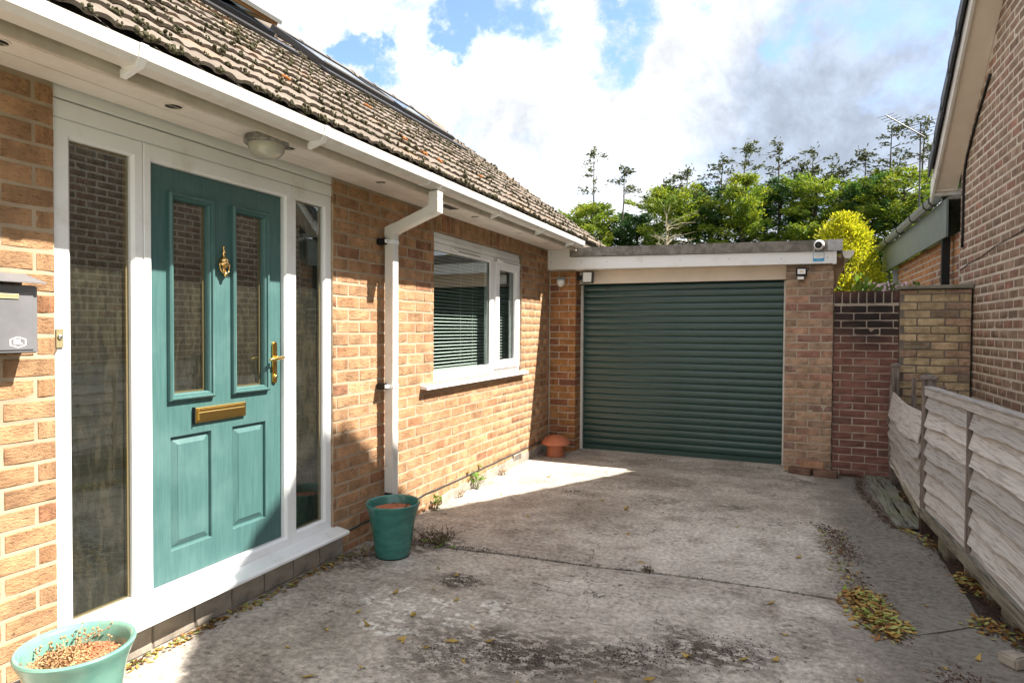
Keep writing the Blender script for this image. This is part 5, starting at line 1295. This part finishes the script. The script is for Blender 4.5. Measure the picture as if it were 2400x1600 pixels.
# terracotta cowl
cw = thing('terracotta_cowl', 'mushroom shaped terracotta vent cowl on the ground at the garage corner', 'vent cowl', (.215, 6.80, 0))
cc = (.215, 6.80, .0)
MB().lathe([(.100, .0), (.104, .004), (.100, .05), (.097, .13), (.060, .135)], c=cc, seg=40).build('stem', M_TERRA, cw, auto=40)
MB().lathe([(.060, .134), (.155, .136), (.166, .142), (.166, .150), (.155, .172), (.125, .205), (.085, .228), (.04, .238), (0, .240)], c=cc, seg=48).build('cap', M_TERRA, cw, auto=40)

# ================================================================ LEAVES, WEEDS, GRIT
def leaf_scatter(P, size, seed, flat=.35, curl=.25):
    """small folded leaves: 6 verts, 2 quads"""
    r = np.random.default_rng(seed); n = len(P); sz = np.asarray(size).reshape(-1, 1)*r.uniform(.42, 1.45, (n, 1))
    base = np.array([(-1, 0, 0), (-.1, .44, .12), (1, 0, 0), (-.1, -.44, .12), (.0, 0, 0)], float)
    F0 = np.array([(0, 4, 1), (4, 2, 1), (0, 3, 4), (4, 3, 2)])
    a = r.uniform(0, 2*math.pi, n); tx, ty = r.normal(0, flat, n), r.normal(0, flat, n); cu = r.normal(0, curl, n)
    V = np.repeat(base[None], n, 0)*sz[:, None, :]*.5
    V[:, 1:4:2, 1] *= r.uniform(.7, 1.3, (n, 1))
    V[:, 0, 2] += np.abs(cu)*sz[:, 0]*.3; V[:, 2, 2] += np.abs(cu)*sz[:, 0]*.4
    c, s = np.cos(a)[:, None], np.sin(a)[:, None]
    X = V[:, :, 0]*c-V[:, :, 1]*s; Y = V[:, :, 0]*s+V[:, :, 1]*c; Z = V[:, :, 2]+X*tx[:, None]*.5+Y*ty[:, None]*.5
    Z = Z-Z.min(1, keepdims=True)
    V = np.stack([X, Y, Z], 2)+np.asarray(P)[:, None, :]
    F = F0[None]+(np.arange(n)*5)[:, None, None]
    return V.reshape(-1, 3), F.reshape(-1, 3)
r = np.random.default_rng(21)
def heap(n, pts, w, h, r):
    pts = np.array(pts, float); seg = np.linalg.norm(np.diff(pts, axis=0), axis=1); cum = np.r_[0, np.cumsum(seg)]
    t = r.uniform(0, cum[-1], n); i = np.clip(np.searchsorted(cum, t)-1, 0, len(seg)-1); f = ((t-cum[i])/seg[i])[:, None]
    q = pts[i]*(1-f)+pts[i+1]*f; o = np.clip(r.normal(0, w, (n, 2)), -2.4*w, 2.4*w)
    z = h*np.exp(-(o**2).sum(1)/(2*w*w))*r.uniform(0, 1, n)+.001
    return np.c_[q+o, z]
P = heap(900, [(2.99, 3.92), (3.02, 3.68), (3.08, 3.46)], .055, .04, r); v, f = leaf_scatter(P, .038, 1)
tag(np_build('leaf_pile', v, f, M_LITTER), 'heap of yellow and orange fallen leaves in the driveway seam', 'leaves', kind='stuff')
P = heap(90, [(2.93, 5.1), (2.94, 4.7), (2.95, 4.35), (2.99, 4.1)], .05, .012, r); v, f = leaf_scatter(P, .032, 2)
tag(np_build('leaf_scatter', v, f, M_LITTER), 'thin strip of fallen leaves along the seam towards the garage', 'leaves', kind='stuff')
P = np.concatenate([heap(170, [(3.58, 4.42), (3.63, 4.15)], .045, .05, r), heap(120, [(3.50, 3.80), (3.62, 3.62)], .05, .03, r), heap(60, [(3.50, 5.12), (3.56, 4.95)], .04, .02, r), heap(60, [(3.57, 5.8), (3.60, 6.6)], .035, .02, r), heap(60, [(3.36, 5.35), (3.52, 5.25)], .03, .015, r)]); v, f = leaf_scatter(P, .036, 3)
tag(np_build('leaf_drift', v, f, M_LITTER), 'brown leaves drifted along the foot of the fence', 'leaves', kind='stuff')
P = np.concatenate([heap(420, [(.06, 1.5), (.055, 2.0), (.06, 2.6), (.07, 3.2)], .022, .015, r), heap(60, [(.08, 3.25), (.15, 3.5)], .05, .015, r)]); P[:, 0] = np.maximum(P[:, 0], .03); v, f = leaf_scatter(P, .030, 4)
tag(np_build('leaf_line', v, f, M_LITTER), 'line of small leaves along the foot of the door step', 'leaves', kind='stuff')
loose = np.array([(1.01, 2.95), (.90, 2.70), (.83, 3.02), (.66, 2.9), (1.22, 2.72), (1.20, 2.55), (1.36, 2.62), (1.12, 2.45), (1.0, 2.45), (.98, 2.47), (1.33, 2.42), (2.45, 2.93), (2.58, 2.98), (2.22, 2.85), (2.62, 3.25), (1.6, 4.4), (1.1, 4.3), (1.2, 5.2), (.8, 4.5), (.6, 2.4), (.55, 2.2), (2.9, 2.95), (1.8, 3.9), (2.55, 3.6), (1.05, 5.0), (1.45, 5.0), (.7, 3.3), (.85, 3.25), (1.9, 2.5), (2.1, 2.6), (.62, 2.62), (.75, 2.52), (1.62, 2.35), (1.9, 2.35), (.95, 2.2), (.8, 2.05), (3.25, 3.2), (3.4, 3.35), (3.3, 3.9), (2.7, 4.4), (2.3, 4.9), (2.5, 6.3), (1.3, 6.6), (.5, 5.8), (.35, 5.0)])
lm = []
for k in range(6):
    v, f = leaf_scatter([(0, 0, 0)], .05, 200+k, flat=.2, curl=.6); me = bpy.data.meshes.new('leaf'); me.from_pydata(v.tolist(), [], f.tolist()); me.update(); me.materials.append(M_LITTER); lm.append(me)
for k, (x_, y_) in enumerate(loose):
    o = link('fallen_leaf', lm[k % 6], None, (x_, y_, .0015), rotz=r.uniform(0, 6.28), scale=(r.uniform(.6, 1.2),)*3); tag(o, 'single fallen leaf lying on the open concrete of the driveway', 'leaf', 'single leaves on the driveway')
def grit(n, gens, s0, s1, seed):
    r = np.random.default_rng(seed); C = np.concatenate([heap(int(n*w_), pts, w, h, r) for (w_, pts, w, h) in gens]); s = r.uniform(s0, s1, len(C))
    return blobs_mesh(C, np.stack([s*r.uniform(.7, 1.7, len(C)), s*r.uniform(.7, 1.7, len(C)), s*.7], 1), seed)
v, f = grit(3800, [(.22, [(1.15, 2.45), (1.45, 2.52), (1.75, 2.62)], .07, .004), (.25, [(1.9, 2.70), (2.25, 2.92), (2.55, 3.05)], .075, .004), (.05, [(.86, 3.17), (.98, 3.20)], .045, .005), (.03, [(2.22, 5.43), (2.32, 5.43)], .035, .006),
                (.05, [(.82, 5.33), (.92, 5.38)], .045, .006), (.15, [(.30, 3.64), (.57, 3.66), (.9, 3.69)], .028, .008), (.10, [(.9, 3.69), (1.57, 3.725), (2.06, 3.79), (2.88, 3.80)], .008, .004), (.06, [(2.72, 6.75), (2.85, 6.55)], .04, .003), (.09, [(.2, 3.2), (.1, 3.5), (.3, 3.7)], .05, .006)], .0010, .0034, 31)
tag(np_build('moss_grit', v, f, M_GRIT), 'dark crumbs of moss and grit on the concrete', 'grit', kind='stuff')
P = np.concatenate([heap(1500, [(3.30, 7.0), (3.24, 6.5), (3.30, 5.9), (3.36, 5.35)], .030, .012, r), heap(900, [(2.86, 5.2), (2.95, 5.0), (3.0, 4.5)], .055, .005, r), heap(500, [(3.1, 7.08), (3.3, 7.1)], .025, .03, r), heap(2600, [(3.54, 5.2), (3.60, 4.6), (3.64, 4.1), (3.64, 3.5)], .05, .016, r), heap(900, [(3.44, 7.0), (3.60, 6.2), (3.58, 5.4)], .05, .012, r), heap(600, [(2.99, 4.2), (3.0, 3.9), (3.1, 3.42)], .055, .008, r), heap(350, [(3.28, 3.15), (3.35, 2.95)], .06, .004, r)]); v, f = leaf_scatter(P, .016, 6)
tag(np_build('brown_needle_litter', v, f, M_BROWNLITTER), 'fine brown needle litter along the fence side of the driveway', 'litter', kind='stuff')
def weed(name, c, label, seed, n=9, h=.11, mat=M_GREENLEAF, cat='weed', lsize=.035, dead=0):
    r = np.random.default_rng(seed); t_ = thing(name, label, cat, c); P = []
    m = MB()
    for _ in range(n):
        d = np.array([r.normal(0, .45), r.normal(0, .45), 1.0]); L = h*r.uniform(.5, 1.1); b = np.array(c)+np.array([r.normal(0, .012), r.normal(0, .02), 0]); e_ = b+d*L
        m.tube([b, b+d*L*.5+np.array([0, 0, .01]), e_], [.002, .0015, .001], 4)
        for k in range(3): P.append(b+(e_-b)*r.uniform(.45, 1.05)+np.array([r.normal(0, .012), r.normal(0, .012), 0]))
    m.build('stem', M_DARKPLANT if dead else M_GREENLEAF, t_)
    v, f = leaf_scatter(np.array(P), lsize, seed, flat=.9, curl=.5); np_build('leaf_cluster', v, f, mat, t_, kind='stuff')
    return t_
weed('wall_weed', (.055, 5.13, .0), 'green leafy weed at the wall foot below the window', 41, n=11, h=.15, lsize=.05)
weed('wall_weed', (.060, 4.40, .0), 'small green weed at the wall foot beside the dark teal pot', 42, n=8, h=.11, lsize=.05)
weed('dry_wall_weed', (.055, 4.36, .0), 'withered pale weed stalks at the wall foot', 43, n=10, h=.09, mat=M_DRYPLANT, lsize=.018, dead=1)
weed('dry_wall_weed', (.055, 4.78, .0), 'low withered tuft at the wall foot between the two green weeds', 44, n=12, h=.06, mat=M_DRYPLANT, lsize=.016, dead=1)
weed('dry_wall_weed', (.055, 5.7, .0), 'low withered tuft at the wall foot near the air brick', 45, n=14, h=.05, mat=M_DRYPLANT, lsize=.02, dead=1)
dw = thing('dead_weed_clump', 'dark dead weed clump growing from the slab joint beside the dark teal pot', 'weed', (.46, 3.70, 0))
twigs(dw, 'stem', M_DARKPLANT, (.46, 3.70, 0), 70, .055, .085, 50, rad=.0018, lean=.55, blob=3)
v, f = leaf_scatter(np.c_[r.normal(.50, .05, 14), r.normal(3.66, .03, 14), r.uniform(0, .03, 14)], .05, 51); np_build('leaf_cluster', v, f, M_GREENLEAF, dw, kind='stuff')
tw = thing('dead_weed_clump', 'tiny dead tuft growing from the middle of the slab joint', 'weed', (1.86, 3.76, 0)); twigs(tw, 'stem', M_DARKPLANT, (1.86, 3.765, 0), 26, .018, .03, 52, rad=.0015, blob=2)

# ================================================================ TREES
def conifer(name, label, x_, y_, H, R, seed, mat, whip, gap=.25, group='conifers behind the garage'):
    r = np.random.default_rng(seed); t_ = thing(name, label, 'tree', (x_, y_, -.07), group)
    m = MB(); n = 9; tp = [(x_+.05*math.sin(i*1.3+seed), y_+.05*math.cos(i*.9), -.07+(H*.97)*i/(n-1)) for i in range(n)]; m.tube(tp, [.13*(1-.85*i/(n-1)) for i in range(n)], 7)
    C, D, Ls = [], [], []
    nb = 120
    for b in range(nb):
        fz = (b+r.uniform(0, 1))/nb; z0 = H*(.22+.76*fz); a = r.uniform(0, 2*math.pi)
        prof = min(1.0, .25+(1.02-fz)*4.5)*(.84+.16*math.sin(fz*9+seed))
        L = R*prof*r.uniform(.65, 1.18)
        if r.uniform() < gap*.7: L *= .55
        e_ = np.array([math.cos(a), math.sin(a), r.uniform(.05, .42)]); b0 = np.array([x_, y_, z0-.15])
        p = [b0, b0+e_*L*.5, b0+e_*L+np.array([0, 0, .08])]
        if b % 2 == 0: m.tube(p, [.022, .014, .005], 4, caps=False)
        k = int(190*(.35+L/R))
        tt = r.uniform(.22, 1.05, k)**.8; side = np.cross(e_, [0, 0, 1]); side /= np.linalg.norm(side)
        w = .20*R*(1.15-tt)+.05
        q = b0+e_*L*tt[:, None]+side*(r.normal(0, 1, k)*w)[:, None]+np.array([0, 0, 1])*(r.normal(0, .05, k)+.10*tt)[:, None]
        C.append(q); D.append(e_*.9+side*r.normal(0, .8, k)[:, None]+np.array([0, 0, 1])*r.normal(.10, .30, k)[:, None])
    C = np.concatenate(C); D = np.concatenate(D)
    m.build('trunk', M_BARK, t_)
    v, f = tri_leaves(C, D, .135, .036, seed); np_build('crown', v, f, mat, t_)
    if whip:
        m = MB(); C, D = [], []
        for (dx, dy, hh) in whip:
            b0 = np.array([x_+dx, y_+dy, H*.80]); top = np.array([x_+dx*1.1, y_+dy, hh]); bend = r.normal(0, .05)
            m.tube([b0, (b0+top)/2+np.array([bend, 0, 0]), top], [.03, .022, .007], 5)
            nbr = 15
            for k in range(nbr):
                tt = r.uniform(.45, 1.0); p = b0+(top-b0)*tt; a = r.uniform(0, 2*math.pi); L = (.34+.62*(1-tt))*r.uniform(.5, 1.25)*.9
                e_ = np.array([math.cos(a), math.sin(a)*.6, r.uniform(-.05, .35)]); pe = p+e_*L; pd = pe+np.array([e_[0]*.12, 0, -.06*r.uniform(0, 1.5)])
                m.tube([p, (p+pe)/2+np.array([0, 0, .03]), pe, pd], [.009, .006, .004, .002], 4, caps=False)
                kk = 26 if r.uniform() < .72 else 7
                tq = r.uniform(.35, 1.2, kk)
                q = p+e_*L*tq[:, None]+r.normal(0, .045, (kk, 3)); C.append(q); D.append(e_+r.normal(0, .6, (kk, 3)))
            kk = 50; q = top+np.array([0, 0, -.12])+r.normal(0, 1, (kk, 3))*np.array([.06, .06, .12]); C.append(q); D.append(r.normal(0, .6, (kk, 3))+np.array([0, 0, .6]))
        m.build('leader', M_BARK, t_)
        C = np.concatenate(C); D = np.concatenate(D); v, f = tri_leaves(C, D, .115, .042, seed+1); np_build('leader_foliage', v, f, M_WHIP, t_)
    return t_
TL = [
 (-3.15, 19.6, 5.35, 1.18, M_CONIFER, [(.10, 0, 7.15), (.95, .2, 6.55)], 'tall conifer with two bare leaders standing behind the tiled roof end'),
 (-1.85, 20.4, 5.10, 1.05, M_CONIFER_D, [], 'dark blue green conifer with a rounded top next to the tall twin leader one'),
 (-.75, 19.8, 5.75, 1.25, M_CONIFER, [(.55, 0, 6.30), (-.10, .2, 6.05)], 'yellow green conifer with a bent weeping leader behind the garage'),
 (.45, 20.6, 5.80, 1.20, M_CONIFER_D, [(.30, 0, 6.75)], 'dark conifer with a single thin leader behind the garage'),
 (1.45, 19.7, 5.85, 1.20, M_CONIFER, [(.05, .1, 6.85)], 'bright conifer with a thin forked leader behind the middle of the garage'),
 (2.45, 20.5, 5.85, 1.20, M_CONIFER_D, [(-.05, 0, 6.98), (.55, .2, 6.40)], 'dark conifer with the tallest flat branched leader'),
 (3.35, 19.8, 5.70, 1.20, M_CONIFER, [(-.05, 0, 6.52)], 'conifer with a wind swept leader behind the security camera'),
 (4.55, 20.4, 5.55, 1.20, M_CONIFER_D, [(.10, 0, 6.45), (-.5, .2, 6.2)], 'dark conifer with drooping leaders behind the golden shrub'),
 (5.55, 20.0, 5.75, 1.25, M_CONIFER, [(-.30, 0, 7.05), (.45, .3, 7.2)], 'conifer with two tall feathery leaders behind the aerial'),
 (6.7, 21.0, 5.9, 1.3, M_CONIFER_D, [(0, 0, 6.9)], 'dark conifer half hidden by the neighbouring roof'),
]
for i, (x_, y_, H, R, mat, whip, lab) in enumerate(TL): conifer('conifer_tree', lab, x_, y_, H+.18, R*1.12, 300+i, mat, whip)
def bush(name, label, c, H, R, seed, mat, n, L, W, cat='shrub', cone=.6, lump=.12):
    r = np.random.default_rng(seed); t_ = thing(name, label, cat, c)
    fz = r.uniform(0, 1, n); a = r.uniform(0, 2*math.pi, n)
    pr = R*np.clip(np.sqrt(np.clip(1-(fz)**2.2, 0, 1))*(1-cone*.25*fz), .02, 1)
    nc = max(30, int(R*H*150)); ca = r.uniform(0, 2*math.pi, nc); cz = r.uniform(0, 1, nc)**.85; cr = R*np.clip(np.sqrt(np.clip(1-cz**2.2, 0, 1))*(1-cone*.25*cz), .03, 1)*r.uniform(.72, 1.06, nc)
    cen = np.c_[c[0]+cr*np.cos(ca), c[1]+cr*np.sin(ca), c[2]+H*cz]; k = r.integers(0, nc, n); sz = r.uniform(.045, .105, nc)*(R/.8)**.5
    o = r.normal(0, 1, (n, 3))*sz[k][:, None]*np.array([.75, .75, 1.0]); C = cen[k]+o; C[:, 2] = np.clip(C[:, 2], c[2]+.02, c[2]+H*1.02)
    D = o/(np.linalg.norm(o, axis=1, keepdims=True)+1e-6)+np.c_[np.cos(ca[k]), np.sin(ca[k]), np.full(n, .9)]*.8+r.normal(0, .35, (n, 3))
    v, f = tri_leaves(C, D, L, W, seed); np_build('foliage', v, f, mat, t_)
    m = MB(); m.tube([(c[0], c[1], c[2]), (c[0], c[1], c[2]+H*.8)], [.06, .015], 7)
    for k in range(14):
        z_ = H*r.uniform(.1, .75); an = r.uniform(0, 6.28); m.tube([(c[0], c[1], c[2]+z_*.8), (c[0]+R*.6*math.cos(an), c[1]+R*.6*math.sin(an), c[2]+z_+.2)], [.02, .006], 5)
    m.build('trunk', M_BARK, t_); return t_
bush('golden_conifer', 'bright golden yellow conifer rising behind the dark brick wall', (3.50, 12.0, -.07), 3.42, .80, 77, M_GOLDLEAF, 30000, .050, .026, 'tree', lump=.16)
bush('golden_shrub', 'low yellow green shrub with orange tips behind the garage roof', (2.75, 13.5, -.07), 3.05, .55, 78, M_GOLDLEAF, 2500, .08, .03)
bush('broadleaf_shrub', 'green leafy shrub just behind the dark brick wall', (3.42, 8.3, -.07), 2.12, .32, 79, M_GREENLEAF, 900, .10, .045, cone=.3)
fl = thing('flowering_shrub', 'shrub with pale pink flower heads above the dark brick wall', 'shrub', (3.78, 8.9, -.07))
r = np.random.default_rng(80); C = np.c_[r.normal(3.74, .13, 900), r.normal(8.9, .15, 900), np.clip(r.normal(1.75, .16, 900), .9, 2.02)]; v, f = tri_leaves(C, r.normal(0, 1, (900, 3)), .07, .035, 81); np_build('foliage', v, f, M_GREENLEAF, fl)
C = np.c_[r.normal(3.74, .12, 260), r.normal(8.85, .12, 260), r.uniform(1.86, 2.03, 260)]; v, f = blobs_mesh(C, np.full((260, 3), .014), 82); np_build('blossom', v, f, M_FLOWER, fl, kind='stuff')
m = MB()
for k in range(8): m.tube([(3.75, 8.9, -.07), (3.74+r.normal(0, .1), 8.9+r.normal(0, .1), 1.85)], [.012, .004], 5)
m.build('stem', M_BARK, fl)
bush('far_shrub', 'green shrub seen past the far end of the tiled roof', (-4.3, 20.5, -.07), 5.3, .9, 83, M_GREENLEAF, 3500, .14, .06)
bb = thing('bare_tree', 'small pale bare branched tree standing behind the garage roof', 'tree', (-.05, 15.5, -.07)); m = MB(); r = np.random.default_rng(90)
m.tube([(-.05, 15.5, -.07), (-.03, 15.5, 3.4), (-.05, 15.5, 4.25)], [.03, .016, .006], 6)
for k in range(26):
    z_ = r.uniform(2.9, 4.1); a = r.uniform(0, 6.28); L = r.uniform(.3, .75); p = np.array([-.04, 15.5, z_]); e_ = np.array([math.cos(a), math.sin(a)*.6, r.uniform(.1, .6)])
    q = p+e_*L; m.tube([p, p+e_*L*.5+np.array([0, 0, .05]), q], [.007, .005, .002], 4, caps=False)
    for _ in range(3): w = p+e_*L*r.uniform(.4, .9); m.tube([w, w+np.array([r.normal(0, .15), r.normal(0, .1), r.uniform(.05, .2)])], [.003, .0015], 4, caps=False)
m.build('branches', pmat('pale_bark', (.42, .36, .27), .9), bb)
hedge = thing('hedge', 'dark green garden hedge beyond the trees', 'hedge', (1.5, 25, -.07)); r = np.random.default_rng(95); n = 9000
C = np.c_[r.uniform(-14, 16, n), r.normal(25, .4, n), r.uniform(0, 1, n)**.7*3.2]; v, f = tri_leaves(C, r.normal(0, 1, (n, 3)), .35, .16, 96); np_build('foliage', v, f, M_CONIFER_D, hedge)
